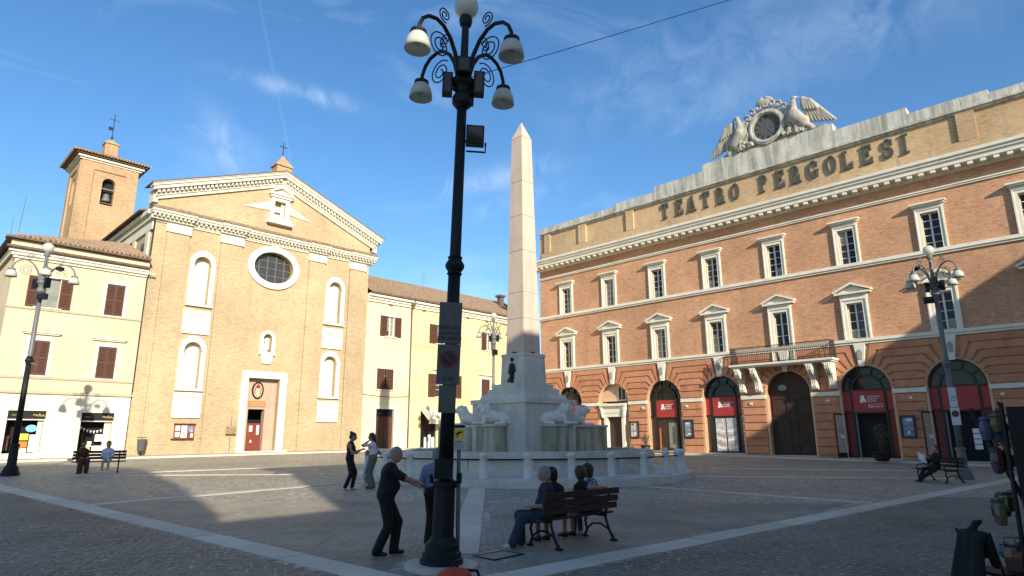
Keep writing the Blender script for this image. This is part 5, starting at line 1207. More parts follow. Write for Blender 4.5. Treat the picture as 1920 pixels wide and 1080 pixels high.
m = MB(); ogon(m, 5.05, 5.56, 1.162, 1.30); ogon(m, 5.05, 5.50, 1.302, 1.43); m.build('coping', 'fountain_stone', ba)
m = MB(); ogon(m, 5.40, 5.55, fz+.162, fz+.36); m.build('plinth', 'fountain_stone', ba)
oc = octa(5.44); panel_n = 0
for i in range(8):
    a, b = Vector(oc[i]), Vector(oc[(i+1) % 8]); d = (b-a); L_ = d.length; d /= L_; nrm = Vector((d.y, -d.x)); frm = Fr((a.x, a.y, 0), (d.x, d.y, 0), (nrm.x, nrm.y, 0))
    if nrm.dot(Vector((cos(YAW), sin(YAW)))) > .35: continue
    for s0, s1 in ((.02, .42), (L_/2-.22, L_/2+.22), (L_-.42, L_-.02)): m = MB(); m.box(s0, s1, -.05, .06, fz+.36, 1.16, frm); m.build('pilaster', 'fountain_stone', ba)
m = MB(); m.prism([(0, 0)], 0, 0) if False else None
m = MB(); A = octa(5.1); m.add([(*q, 1.22) for q in A], [tuple(range(8))])
_m, nt, b = nodes('water'); b.inputs['Base Color'].default_value = (.03, .045, .04, 1); b.inputs['Roughness'].default_value = .06; bump(nt, b, noise(nt, pos(nt), 6, 3), .15, .02)
m.build('water', 'water', fountain)
def blk(name, a0, z0, z1, a1=None, mat='fountain_stone'): m = MB(); m.taper((OX, OY), (a0, a0), (a1 or a0,)*2, z0, z1); return Fo(name, m, mat)
blk('pedestal', 1.58, fz, 3.30); blk('pedestal_cap', 1.64, 3.302, 3.50); blk('plinth_step', 1.36, 3.502, 3.72, 1.3); blk('plinth_step', 1.12, 3.722, 3.95); blk('plinth_step', .93, 3.952, 4.17)
die = blk('die', .71, 4.172, 5.36, .67); blk('die_cap', .69, 5.362, 5.5)
zz = [5.502, 7.05, 8.25, 10.2, 11.9, 13.6, 15.88]
def sh(z): return .535+(.335-.535)*(z-5.5)/(15.88-5.5)
for z0, z1 in zip(zz, zz[1:]): blk('shaft_block', sh(z0), z0+.012, z1-.012, sh(z1), 'obelisk_stone'); blk('shaft_joint', sh(z1)-.015, z1-.012, z1+.012, None, 'band_dark') if z1 < 15 else None
blk('pyramidion', .345, 15.88, 16.78, .015, 'obelisk_stone')
for (dx, dy) in ((-.16, -.54), (.0, 0)):
    pass
for ax_ in (0, 1):                                         # bronze feet under the shaft and a figure on the left face
    for e in (0,):
        m = MB(); c = (OX-.54, OY) if ax_ == 0 else (OX, OY-.54); m.ball((c[0], c[1], 5.5), (.15, .15, .08), 8, 6); Fo('foot', m, 'iron')
sdf_object('bronze_relief', [cap((OX-.72, OY+.0, 4.3), (OX-.72, OY+.0, 4.75), .10, .13, 0, .05), ell((OX-.73, OY, 4.92), (.09, .14, .16), 0), ell((OX-.73, OY, 5.22), (.07, .08, .10), 0), cap((OX-.73, OY+.1, 5.0), (OX-.73, OY+.2, 4.65), .05, .04, 0), cap((OX-.73, OY-.1, 5.0), (OX-.73, OY-.18, 4.7), .05, .04, 0), cap((OX-.72, OY+.12, 4.45), (OX-.72, OY+.22, 4.3), .05, .06, 0)], .03, ['iron'], fountain)
# four pedestals with lions, one on each face
def lion(heading, loc, name='lion'):
    P = [ell((-.35, 0, .30), (.46, .26, .27), 0, k=.12), ell((.12, 0, .36), (.36, .25, .31), 0, k=.12), ell((-.62, .20, .20), (.24, .12, .20), 0, k=.06), ell((-.62, -.20, .20), (.24, .12, .20), 0, k=.06),
         cap((-.55, .27, .07), (-.18, .29, .06), .075, .065, 0, .03), cap((-.55, -.27, .07), (-.18, -.29, .06), .075, .065, 0, .03),
         cap((.30, .17, .30), (.36, .19, .09), .12, .09, 0, .06), cap((.30, -.17, .30), (.36, -.19, .09), .12, .09, 0, .06), cap((.34, .19, .07), (.80, .19, .06), .075, .07, 0, .03), cap((.34, -.19, .07), (.80, -.19, .06), .075, .07, 0, .03),
         ell((.30, 0, .62), (.27, .27, .31), 0, k=.08), ell((.44, 0, .80), (.20, .17, .18), 0, k=.05), ell((.60, 0, .74), (.13, .10, .09), 0, k=.03), cap((.52, 0, .80), (.68, 0, .78), .05, .045, 0, .02), ell((.62, 0, .65), (.09, .07, .05), 0, k=.02),
         ell((.36, .16, .94), (.05, .05, .06), 0, k=.02), ell((.36, -.16, .94), (.05, .05, .06), 0, k=.02), cap((-.78, 0, .12), (-.95, .2, .06), .05, .05, 0, .03), cap((-.95, .2, .06), (-.75, .36, .06), .05, .06, 0, .03)]
    for i in range(60):                                    # mane locks
        a = random.uniform(0, 2*pi); r = random.uniform(.12, .27); P.append(ell((.24+random.uniform(-.12, .10), r*cos(a), .64+r*1.1*sin(a)), (.05, .035, .07), 0, k=.008))
    for sy in (.19, -.19):
        for j in (-1, 0, 1): P.append(ell((.88, sy+j*.045, .05), (.05, .026, .045), 0, k=.015))
    R_ = rotz(heading)
    return sdf_object(name, P, .02, ['lion_stone'], fountain, xf=((.98 if abs(loc[0]-OX)+abs(loc[1]-OY) > 3 else .92)*R_, loc))
for (nx, ny), hd in (((-1, 0), radians(135)), ((0, -1), radians(-45)), ((1, 0), radians(-45)), ((0, 1), radians(135))):
    back = nx+ny > 0; Lp = 3.0 if back else .70; wp = 1.05 if back else .55
    m = MB(); c = Vector((OX+nx*(1.58+Lp/2), OY+ny*(1.58+Lp/2))); hx, hy = (Lp/2, wp) if nx else (wp, Lp/2)
    m.taper(c, (hx, hy), (hx, hy), fz+.3, 2.36); pd = Fo('lion_pedestal', m, 'algae_stone')
    m = MB(); m.taper(c, (hx+.05, hy+.05), (hx+.05, hy+.05), 2.362, 2.46); m.build('ledge', 'fountain_stone', pd)
    lc = (OX+nx*1.90, OY+ny*1.90, 2.44) if not back else (OX+nx*3.55, OY+ny*3.55, 2.44)
    lion(hd, lc)
railing = thing('stone_railing', 'ring of white stone posts joined by dark rails round the fountain', 'railing', (OX, OY, fz))
NP = 28
for i in range(NP):
    a = YAW+pi+2*pi*i/NP; x, y = OX+6.55*cos(a), OY+6.55*sin(a); z = gz(x, y)
    z = fz+.155
    m = MB(); m.lathe([(.16, 0), (.16, .06), (.125, .08), (.12, .70), (.14, .72), (.14, .78), (.10, .82), (.03, .84)], (x, y, z), 14); m.build('post', 'lion_stone', railing, True)
    a2 = a+2*pi/NP; x2, y2 = OX+6.55*cos(a2), OY+6.55*sin(a2); d = Vector((x2-x, y2-y)).normalized()*.14
    m = MB(); m.tube([(x+d.x, y+d.y, z+.62), (x2-d.x, y2-d.y, fz+.155+.62)], .028, 6); m.build('rail', 'iron', railing)

# ================================================================== STREET LAMPS
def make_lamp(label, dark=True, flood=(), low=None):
    L = thing('street_lamp', label, 'street lamp', group='four-armed street lamps at the corners of the square')
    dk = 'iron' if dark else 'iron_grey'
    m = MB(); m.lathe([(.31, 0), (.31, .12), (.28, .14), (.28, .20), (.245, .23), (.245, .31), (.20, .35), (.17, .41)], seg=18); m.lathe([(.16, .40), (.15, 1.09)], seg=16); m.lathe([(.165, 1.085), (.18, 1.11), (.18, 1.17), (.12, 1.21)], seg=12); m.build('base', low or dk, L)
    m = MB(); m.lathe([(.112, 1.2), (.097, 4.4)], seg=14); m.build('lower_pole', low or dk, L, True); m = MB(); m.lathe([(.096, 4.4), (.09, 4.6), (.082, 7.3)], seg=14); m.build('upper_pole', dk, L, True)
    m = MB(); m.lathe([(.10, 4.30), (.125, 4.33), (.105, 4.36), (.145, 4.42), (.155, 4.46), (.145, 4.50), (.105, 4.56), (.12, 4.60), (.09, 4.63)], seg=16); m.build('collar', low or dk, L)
    m = MB(); m.lathe([(.10, 7.22), (.17, 7.3), (.17, 7.42), (.12, 7.5), (.15, 7.6), (.2, 7.66), (.2, 7.74), (.13, 7.82), (.10, 7.95), (.07, 8.1), (.062, 8.78), (.10, 8.82), (.12, 8.92), (.10, 8.99)], seg=14); m.build('head', dk, L)
    m = MB(); m.ball((0, 0, 9.19), .215, 20, 12); m.build('globe', 'opal', L, True)
    for k in range(4):
        a = pi/4+pi/2*k; ca, sa = cos(a), sin(a); q = lambda r, z: (r*ca, r*sa, z)
        pth = [(.10, 7.60), (.14, 7.90), (.22, 8.16), (.35, 8.38), (.52, 8.52), (.68, 8.56), (.86, 8.51), (.98, 8.40), (1.05, 8.24), (1.06, 8.12)]
        m = MB(); m.tube([q(*p) for p in pth], [.042, .040, .038, .036, .034, .033, .033, .033, .033, .035], 8); arm = m.build('arm', dk, L, True)
        for cx, cz_, r0, turns, st, dr_ in ((.50, 8.74, .14, 1.9, -1.9, 1), (.58, 8.12, .24, 2.1, 2.4, -1)):
            m = MB(); m.tube([q(cx+(r0*(1-.8*t))*cos(st+dr_*t*turns*2*pi), cz_+(r0*(1-.8*t))*sin(st+dr_*t*turns*2*pi)) for t in np.linspace(0, 1, 34)], .0125, 5); m.build('scroll', dk, arm)
        m = MB(); m.lathe([(.04, .06), (.07, .04), (.13, .02), (.135, -.03), (.10, -.05)], (*q(1.06, 8.10),), 14); m.build('cap', dk, arm)
        m = MB(); c = q(1.06, 8.07); m.lathe([(.08, 0), (.13, -.02), (.172, -.09), (.198, -.18), (.21, -.285), (.198, -.285), (.186, -.18), (.16, -.09), (.09, -.03)], c, 20, False); m.build('shade', 'opal', arm, True)
        m = MB(); m.ball((c[0], c[1], c[2]-.16), .055, 8, 6); m.build('bulb', 'opal_inside', arm)
    for (x, y, z, w, h, d_) in flood:
        m = MB(); m.box(x-w/2, x+w/2, y-d_/2, y+d_/2, z-h/2, z+h/2); m.tube([(x, y, z), (x*.3, y*.3, z-h*.3), (0, 0, z-h*.3)], .022, 5); fl = m.build('floodlight', 'iron', L)
        m = MB(); sg_ = -1 if y <= 0 else 1; m.box(x-w/2+.03, x+w/2-.03, y+sg_*(d_/2+.002), y+sg_*(d_/2+.008), z-h/2+.03, z+h/2-.03); m.build('lens', 'glass_dark', fl)
    return L
cl_boxes = [(-.26, -.05, 7.62, .17, .40, .15), (.27, -.06, 7.66, .18, .42, .16), (.0, -.27, 7.86, .22, .28, .14), (.05, .25, 7.6, .3, .3, .15)]
lampC = make_lamp('dark street lamp nearest the viewer, carrying traffic sign plates on its pole', True, cl_boxes+[(.24, -.02, 6.72, .30, .36, .10)])
m = MB(); m.lathe([(.53, -.05), (.53, .04), (.51, .05)], seg=32); m.build('footing', 'paving_pale', lampC)
m = MB(); m.tube([(.1, 0, 6.45), (.42, 0, 6.45), (.42, 0, 6.62)], .018, 5); m.build('bracket', 'iron', lampC)
FS = Fr((-.03, -.125, 0), (1, 0, 0), (0, -1, 0))
for z0, z1, w, kind in ((3.20, 3.84, .175, 'text'), (2.58, 3.185, .175, 'round'), (2.16, 2.565, .125, 'small')):
    m = MB(); m.box(-w, w, 0, .02, z0, z1, FS); pl_ = m.build('sign_plate', 'sign_grey', lampC)
    if kind == 'text':
        for i, t in enumerate(('ESCLUSO', 'CARICO', 'E SCARICO')): put_text(t, .075, FS, 0, .0215, z0+.22-i*.085, 'black', pl_)
    if kind == 'round':
        c_ = (z0+z1)/2+.08; m = MB(); ringband(m, FS, [(.105*cos(t), c_+.105*sin(t)) for t in te], [(.14*cos(t), c_+.14*sin(t)) for t in te], .02, .024); m.strip([(-.09, c_+.07), (.07, c_-.09)], [(-.07, c_+.09), (.09, c_-.07)], .02, .0235, FS); m.build('ban_mark', 'red_dull', pl_)
        m = MB(); m.prism([(.104*cos(t), c_+.104*sin(t)) for t in te], .02, .0225, FS); m.build('ban_field', 'cloth_jeans', pl_); put_text('0-24', .09, FS, 0, .0215, z0+.05, 'black', pl_)
m = MB(); m.box(-.13, .13, -.02, .10, 1.22, 1.5, FS); m.tube([(-.19, -.1, 1.16), (-.21, -.12, 1.28)], .03, 6); m.tube([(.2, -.1, 1.16), (.2, -.12, 1.3)], .045, 6); m.build('junction_box', 'iron', lampC)
rzC = atan2(-.634, .773)
lampC.location = (6.19, 7.54, gz(6.19, 7.54)); tilt = Matrix.Rotation(radians(1.55), 3, Vector((cos(YAW), sin(YAW), 0)))
lampC.rotation_euler = (tilt @ Matrix.Rotation(rzC, 3, 'Z')).to_euler()
lampL = make_lamp('street lamp at the left edge, grey above with shade painted dark below, before the cream house', False, cl_boxes[:2]+[(.28, -.2, 7.05, .36, .24, .16), (.55, .15, 8.3, .22, .14, .2)], low='iron')  # dark iron up to the collar paints in the shade on the lower lamp
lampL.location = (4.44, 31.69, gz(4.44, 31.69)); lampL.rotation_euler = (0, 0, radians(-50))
m = MB(); m.tube([(.1, 0, 4.35), (.35, -.05, 4.28), (.45, -.1, 4.27)], .035, 6); cm_ = m.build('camera_arm', 'iron_grey', lampL, fix=True); 
for v in cm_.data.vertices: v.co = v.co+Vector(lampL.location)
lampR = make_lamp('grey street lamp with small sign plates in front of the theatre on the right', False, cl_boxes+[(-.30, -.25, 7.05, .36, .26, .16), (-.5, -.1, 8.45, .2, .14, .2)])
FS2 = Fr((0, -.125, 0), (1, 0, 0), (0, -1, 0))
m = MB(); m.box(-.13, .13, 0, .02, 2.75, 3.5, FS2); p_ = m.build('sign_plate', 'sign_white', lampR); put_text('ZONA', .085, FS2, 0, .0215, 3.1, 'black', p_); put_text('0-24', .085, FS2, 0, .0215, 2.98, 'black', p_)
m = MB(); m.box(-.15, .15, 0, .02, 2.05, 2.72, FS2); p_ = m.build('sign_plate', 'sign_white', lampR)
m = MB(); ringband(m, FS2, [(.095*cos(t), 2.48+.095*sin(t)) for t in te], [(.13*cos(t), 2.48+.13*sin(t)) for t in te], .02, .026); m.strip([(-.09, 2.55), (.07, 2.39)], [(-.07, 2.57), (.09, 2.41)], .02, .025, FS2); m.build('ban_mark', 'sign_red', p_); m = MB(); m.prism([(.094*cos(t), 2.48+.094*sin(t)) for t in te], .02, .024, FS2); m.build('ban_field', 'cloth_jeans', p_)
lampR.location = (30.32, 5.37, gz(30.32, 5.37)); lampR.rotation_euler = (tilt.inverted() @ tilt @ Matrix.Rotation(radians(-72), 3, 'Z')).to_euler()
lampF = make_lamp('far street lamp half hidden behind the fountain beside the yellow house', False, cl_boxes[:2]+[(.0, -.2, 6.7, .36, .36, .16)])
lampF.location = (29.0, 30.3, gz(29, 30.3)); lampF.rotation_euler = (0, 0, radians(-20))
# camera-surveillance sign on its own post
sx, sy = 6.37, 7.40; z0 = gz(sx, sy)
sp = thing('sign_post', 'thin grey post with white and yellow surveillance sign beside the nearest lamp', 'sign post')
m = MB(); m.lathe([(.03, -.02), (.03, 2.0)], seg=10); m.build('post', 'iron_grey', sp, True)
FS3 = Fr((0, -.035, 0), (1, 0, 0), (0, -1, 0)); m = MB(); m.box(-.105, .105, 0, .015, 1.63, 2.0, FS3); pl_ = m.build('plate', 'sign_white', sp)
m = MB(); m.box(-.085, .085, .015, .019, 1.945, 1.985, FS3); m.build('header', 'black', pl_)
m = MB(); m.box(-.075, .075, .015, .018, 1.78, 1.925, FS3); yf = m.build('field', 'sign_yellow', pl_)
m = MB(); m.strip([(-.04, 1.835), (.03, 1.87)], [(-.05, 1.865), (.02, 1.9)], .018, .021, FS3); m.box(-.035, -.02, .018, .0205, 1.80, 1.84, FS3); m.box(.03, .05, .018, .02, 1.875, 1.895, FS3); m.build('camera_mark', 'black', yf)
for i, t in enumerate(('AREA', 'VIDEOSORVEGLIATA')): put_text(t, .05 if i == 0 else .022, FS3, 0, .0165, 1.725-.03*i, 'black', pl_)
for i in range(2): m = MB(); m.box(-.08, .08, .015, .018, 1.665-.018*i, 1.672-.018*i, FS3); m.build('print', 'sign_grey', pl_)
sp.location = (sx, sy, z0); sp.rotation_euler = (0, 0, rzC)
# overhead cable
P0 = Vector((6.4, 7.5, 8.0)); e = ray(2350, -345); P1 = Vector((0, 0, CZ))+e*(21/(e.x*cos(YAW)+e.y*sin(YAW)))
m = MB(); m.tube([P0.lerp(P1, t)-Vector((0, 0, 1.1*4*t*(1-t)*.35)) for t in np.linspace(0, 1, 25)], .007, 5); tag(m.build('overhead_cable', 'iron'), 'thin dark cable running from the nearest lamp up across the sky', 'cable')

# ================================================================== BENCHES
def bench(label, loc, rz):                                   # local: along X, facing +Y (sitters look towards +Y), back at -Y
    B = thing('bench', label, 'bench', group='wooden park benches with cast iron legs'); hl = .95
    for i in range(4): m = MB(); y = -.17+i*.125; m.box(-hl, hl, y-.05, y+.05, .43, .465); m.build('seat_slat', 'bench_wood', B)
    for i in range(3): m = MB(); z = .53+i*.125; y = -.27-.10*(z-.45)/.4; m.box(-hl, hl, y-.02, y+.015, z, z+.105); m.build('back_slat', 'bench_wood', B)
    for x in (-.70, .70):
        m = MB(); m.tube([(x, -.42, .02), (x, -.32, .16), (x, -.25, .34), (x, -.24, .42), (x, -.29, .62), (x, -.36, .88)], [.028, .025, .025, .028, .024, .02], 6)
        m.tube([(x, .26, .02), (x, .20, .14), (x, .24, .28), (x, .20, .41)], [.028, .024, .024, .026], 6); m.tube([(x, -.25, .41), (x, .22, .41)], .024, 6)
        m.tube([(x, -.31, .18), (x, -.12, .26), (x, .06, .25), (x, .2, .15)], .018, 6); m.tube([(x, .24, .40), (x, .27, .52), (x, .18, .60), (x, -.05, .62), (x, -.27, .64)], .02, 6)
        m.box(x-.04, x+.04, -.47, -.36, 0, .03); m.box(x-.04, x+.04, .2, .31, 0, .03); m.build('leg', 'iron', B)
    B.location = loc; B.rotation_euler = (0, 0, rz); return B
zb = gz(9, 7.4)+.008
bx_, by_ = 8.98, 7.47; bench('dark wooden bench with four people, nearest the viewer', (bx_, by_, zb), radians(-3))
lbx, lby = 7.25, 31.15; bench('bench with two sitters before the cream house at the left', (lbx, lby, gz(lbx, lby)), radians(180-14))
rbx, rby = 28.3, 5.85; bench('bench with one reader beside the right-hand street lamp', (rbx, rby, gz(rbx, rby)), radians(50))

# ================================================================== PEOPLE
def V3(*a): return np.array(a, float)
def ik(a, t, l1, l2, hint):
    d = t-a; L_ = np.linalg.norm(d); L2 = min(L_, (l1+l2)*.999); u = d/max(L_, 1e-6)
    x = (l1*l1-l2*l2+L2*L2)/(2*L2); h = sqrt(max(0, l1*l1-x*x)); hp = hint-u*(hint@u); hp /= max(np.linalg.norm(hp), 1e-6)
    return a+u*x+hp*h, a+u*L2
def person(label, loc, facing, H=1.7, h=.013, pel=(0, .95), lean=3, feet=((0, .1), (0, -.1)), hands=None, elbow=None, knee=(1, 0, 0), head=(0, 0), m=None, sleeve=.5, skirt=None, hair='short', fem=False, toes=(0, 0), loose=0., lift=.0, belly=.0, side=0., shorts=False, bulk=1.):
    k = H/1.75; sk = 0; P = []; paint = []
    mats = m or ['skin', 'hair_dark', 'cloth_black', 'cloth_black', 'shoe_black']; mats = mats+['eye', 'lip']
    p = V3(pel[0], 0, pel[1]); la = radians(lean); u = V3(sin(la), -sin(radians(side)), cos(la)); u /= np.linalg.norm(u); f = V3(cos(la), 0, -sin(la)); l = np.cross(u, f)
    sw = .165 if fem else .185; neck = p+u*.50; ch = p+u*.36; hd = neck+u*.06+f*.03
    hy, hp = radians(head[0]), radians(head[1]); HR = rotz(hy) @ roty(hp); fx = HR @ V3(1, 0, 0); hu = HR @ V3(0, 0, 1); hl_ = HR @ V3(0, 1, 0); hc = hd+hu*.125+fx*.02
    TR = np.stack([f, l, u], 1)
    P += [ell(p+u*.02, (.125*bulk+loose*.3, .175*bulk, .14), 3, TR, .06), ell(p+u*.17+f*(.01+belly*.5), (.115*bulk+belly, .15*bulk+belly*.3, .15), 2, TR, .07), ell(ch, (.125*bulk, .165*bulk, .19), 2, TR, .07), cap(neck-u*.075+l*(sw-.04), neck-u*.075-l*(sw-.04), .062*bulk, .062*bulk, 2, .06), cap(neck-u*.05, hd+hu*.04, .056, .052, 0, .03)]
    if fem: P += [ell(ch+f*.09+l*.07-u*.03, (.06, .065, .065), 2, TR, .04), ell(ch+f*.09-l*.07-u*.03, (.06, .065, .065), 2, TR, .04)]
    P += [ell(hc, (.098, .076, .122), 0, HR, .02), ell(hc+fx*.035-hu*.065, (.06, .055, .055), 0, HR, .03), cap(hc+fx*.092-hu*.005, hc+fx*.112-hu*.035, .012, .018, 0, .015), ell(hc+hl_*.076-hu*.02, (.022, .012, .033), 0, HR, .01), ell(hc-hl_*.076-hu*.02, (.022, .012, .033), 0, HR, .01)]
    paint.append(((hc, fx, hu), 0, 'face'))
    for s in (1, -1): paint.append((hc+fx*.092+hl_*s*.032+hu*.012, .014, 5))
    paint.append((hc+fx*.095-hu*.066, .018, 6))
    if hair != 'none':
        P += [ell(hc-fx*.022+hu*.026, (.098, .083, .108), 1, HR, .012), ell(hc-fx*.055-hu*.02, (.058, .072, .085), 1, HR, .02)]
    if hair == 'bun': P += [ell(hc-fx*.11+hu*.10, (.055, .055, .055), 1, HR, .02), ell(hc-fx*.10-hu*.02, (.045, .05, .08), 1, HR, .03)]
    if hair == 'long': P += [cap(hc-fx*.06, hc-fx*.11-hu*.36, .085, .06, 1, .03)]
    if hair == 'full': P += [ell(hc-fx*.025+hu*.03, (.118, .105, .118), 1, HR, .02), ell(hc-fx*.06-hu*.06, (.07, .09, .08), 1, HR, .03)]
    hands = hands or ((.08, .26, .80), (.08, -.26, .80)); elbow = elbow or ((-1, .35, -.2), (-1, -.35, -.2))
    for i, s in enumerate((1, -1)):
        a = neck-u*.085+l*s*sw; t = V3(*hands[i]); e_, w = ik(a, t, .29, .255, V3(*elbow[i]))
        r0 = .052 if not fem else .046
        up_l = 2 if sleeve > 0 else 0
        mid = a+(e_-a)*min(1, max(.01, sleeve*1.6))
        P += [cap(a, mid, r0*bulk+.010, r0*bulk+.002, up_l, .04), cap(a, e_, r0*bulk, .042*bulk, 0 if sleeve < .62 else 2, .03), cap(e_, w, .042, .029, 2 if sleeve > .9 else 0, .02)]
        d = (w-e_)/np.linalg.norm(w-e_); sd_ = np.cross(d, V3(0, 0, 1)); sd_ = sd_/max(np.linalg.norm(sd_), 1e-6); nn = np.cross(sd_, d)
        HM = np.stack([d, sd_, nn], 1); pc = w+d*.045; P.append(ell(pc, (.052, .038, .018), 0, HM, .012))
        fr = max(.0095, h*.82)
        for j, (o, L_) in enumerate(((-.030, .062), (-.010, .074), (.010, .070), (.028, .054))):
            b0 = w+d*.085+sd_*o; b1 = b0+d*L_*.5-nn*.012; b2 = b1+d*L_*.42-nn*.026; P += [cap(b0, b1, fr, fr*.95, 0, .004), cap(b1, b2, fr*.95, fr*.85, 0, .004)]
        t0 = w+d*.025-sd_*.034*s; t1 = t0+d*.035-sd_*.026*s-nn*.008; P += [cap(t0, t1, fr*1.15, fr, 0, .006), cap(t1, t1+d*.03-nn*.008, fr, fr*.9, 0, .004)]
        # leg
        hipj = p+l*s*.085-u*.03; ank = V3(feet[i][0], feet[i][1], .085+(feet[i][2] if len(feet[i]) > 2 else 0)); kn, an = ik(hipj, ank, .445, .43, V3(*knee))
        low = 0 if (skirt or shorts) else 3
        P += [cap(hipj, kn, .088+loose*.6, .062+loose, 3, .05), cap(kn, an, .060+loose*(low == 3), (.040 if low == 0 else .052)+loose*(low == 3), low, .03)]
        ta = radians(toes[i]); td = V3(cos(ta), sin(ta), 0); P += [cap(an-td*.045-V3(0, 0, .045), an+td*.15-V3(0, 0, .052), .040, .032, 4, .02), cap(an-V3(0, 0, .01), an+td*.07-V3(0, 0, .04), .044, .04, 4, .02)]
    if skirt: P.append(cap(p, p+V3(*skirt), .16, .19, 3, .05))
    o = thing('person', label, 'person') if False else None
    ob = sdf_object('person', P, h/k, mats, None, paint, xf=(np.eye(3)*k, V3(0, 0, 0)))
    zmin = min(v.co.z for v in ob.data.vertices)
    x, y = loc[0], loc[1]; ob.location = (x, y, gz(x, y)+lift-zmin); ob.rotation_euler = (0, 0, facing); tag(ob, label, 'person'); return ob
RTA = atan2(rt0.y, rt0.x)                                     # heading: to the right in the picture
FWA = YAW
man = person('elderly man in black with grey hair, reaching out beside the nearest lamp', (6.05, 8.73), RTA+.05, 1.64, .010, pel=(-.03, .94), lean=8, feet=((.12, .10), (-.13, -.09)), hands=((.52, .18, 1.06), (.66, -.06, 1.10)), elbow=((-.3, .5, -1), (-.2, -.4, -1)), bulk=1.2, head=(0, 14), m=['skin', 'hair_grey', 'cloth_black', 'cloth_black', 'shoe_black'], sleeve=.55, hair='short', loose=.026, belly=.045, lift=.012, toes=(8, -8))
person('man in lilac shirt mostly hidden behind the nearest street lamp', (7.06, 8.82), FWA-.15, 1.60, .012, pel=(0, .93), lean=4, hands=((.20, .18, 1.02), (.22, -.20, .98)), head=(-25, 8), m=['skin_tan', 'hair_grey', 'cloth_lilac', 'cloth_black', 'shoe_black'], sleeve=.55, loose=.03, belly=.03, lift=.01, bulk=1.15)
person('woman in black with bun looking at her phone, left of the fountain', (11.07, 18.11), RTA, 1.73, .013, lean=1, feet=((.10, .08), (-.08, -.07)), hands=((.34, .08, 1.22), (.33, -.08, 1.20)), elbow=((-.2, .5, -1), (-.2, -.5, -1)), head=(0, 14), m=['skin_tan', 'hair_dark', 'cloth_black', 'cloth_black', 'shoe_white'], sleeve=0, fem=True, hair='bun', loose=.012)
person('woman in white top with long dark hair and grey trousers, hand at her chin', (11.79, 17.9), RTA+pi-.1, 1.72, .013, lean=2, hands=((.12, .10, 1.50), (.10, -.24, 1.0)), elbow=((.3, .6, -1), (-1, -.3, 0)), head=(0, 8), m=['skin_tan', 'hair_dark', 'cloth_white', 'cloth_grey', 'shoe_black'], sleeve=.5, fem=True, hair='long', loose=.035)
person('small child in pale clothes standing close to the woman in white', (12.3, 19.0), RTA+pi+.6, 1.12, .012, lean=1, hands=((.10, .2, .85), (.1, -.2, .85)), m=['skin', 'hair_brown', 'cloth_blue', 'cloth_blue', 'shoe_white'], sleeve=.5, shorts=True, loose=.03)
ph = MB(); ph.box(-.035, .035, -.075, .075, -.006, .006); tagp = tag(ph.build('phone', 'black'), 'black phone held by the woman in black', 'phone')
hv = Vector((.44, 0, 1.25)); ang = RTA; tagp.location = (11.07+hv.x*cos(ang), 18.11+hv.x*sin(ang), gz(11.07, 18.11)+1.31); tagp.rotation_euler = (0, radians(-50), ang)
# four sitters: bench axis along X, facing +Y
up_y = pi/2-radians(3)
def on_bench(dx, dy): a = radians(-3); return (bx_+dx*cos(a)-dy*sin(a), by_+dx*sin(a)+dy*cos(a))
sit = dict(h=.011, lift=.008)
def seat(label, at, facing, H, **k):
    kk = dict(pel=(0, .54), feet=((.44, .11), (.42, -.11)), hands=((.30, .13, .66), (.30, -.13, .66)), lean=4, knee=(.4, 0, 1)); kk.update(k); return person(label, at, facing, H, **kk)
seat('white-haired person in navy with jeans and white shoes at the left end of the bench', on_bench(-.54, .05), radians(146), 1.66, feet=((.62, .14), (.42, -.10)), hands=((.30, .12, .68), (-.02, -.30, .62)), lean=-4, head=(-25, 5), m=['skin', 'hair_grey', 'cloth_navy', 'cloth_jeans', 'shoe_white'], sleeve=.55, hair='full', loose=.03, belly=.03, bulk=1.15, **sit)
seat('dark-haired sitter in black leaning behind the white-haired one on the bench', on_bench(-.20, .06), up_y, 1.64, lean=12, head=(25, 5), m=['skin_tan', 'hair_dark', 'cloth_black', 'cloth_black', 'shoe_black'], sleeve=.55, hair='full', fem=True, shorts=True, **sit)
seat('brown-haired sitter in dark top in the middle of the nearest bench', on_bench(.48, .06), up_y, 1.62, lean=6, head=(-20, 5), m=['skin', 'hair_brown', 'cloth_black', 'cloth_black', 'shoe_black'], sleeve=.6, hair='full', fem=True, shorts=True, **sit)
seat('sitter in blue patterned blouse at the right end of the nearest bench', on_bench(.84, .08), up_y+.25, 1.68, lean=10, side=-10, head=(35, 0), hands=((-.25, .25, .92), (.30, -.13, .66)), elbow=((-.2, 1, 0), (-1, -.3, 0)), m=['skin', 'hair_brown', 'cloth_pattern', 'cloth_jeans', 'shoe_white'], sleeve=.45, hair='full', fem=True, **sit)
# left bench, facing the viewer
fl = radians(270-14)
def on_l(dx, dy): a = radians(180-14); return (lbx+dx*cos(a)-dy*sin(a), lby+dx*sin(a)+dy*cos(a))
seat('sitter in dark brown coat on the bench before the cream house', on_l(.62, .05), fl+.3, 1.66, h=.015, m=['skin_tan', 'hair_dark', 'cloth_brown', 'cloth_brown', 'shoe_black'], sleeve=1., hair='full', fem=True, loose=.04, lean=6)
seat('sitter in pale blue shirt and white shoes on the bench before the cream house', on_l(-.28, .05), fl-.1, 1.66, h=.015, m=['skin', 'hair_dark', 'cloth_blue', 'cloth_blue', 'shoe_white'], sleeve=.6, hair='full', fem=True, shorts=True, lean=10)
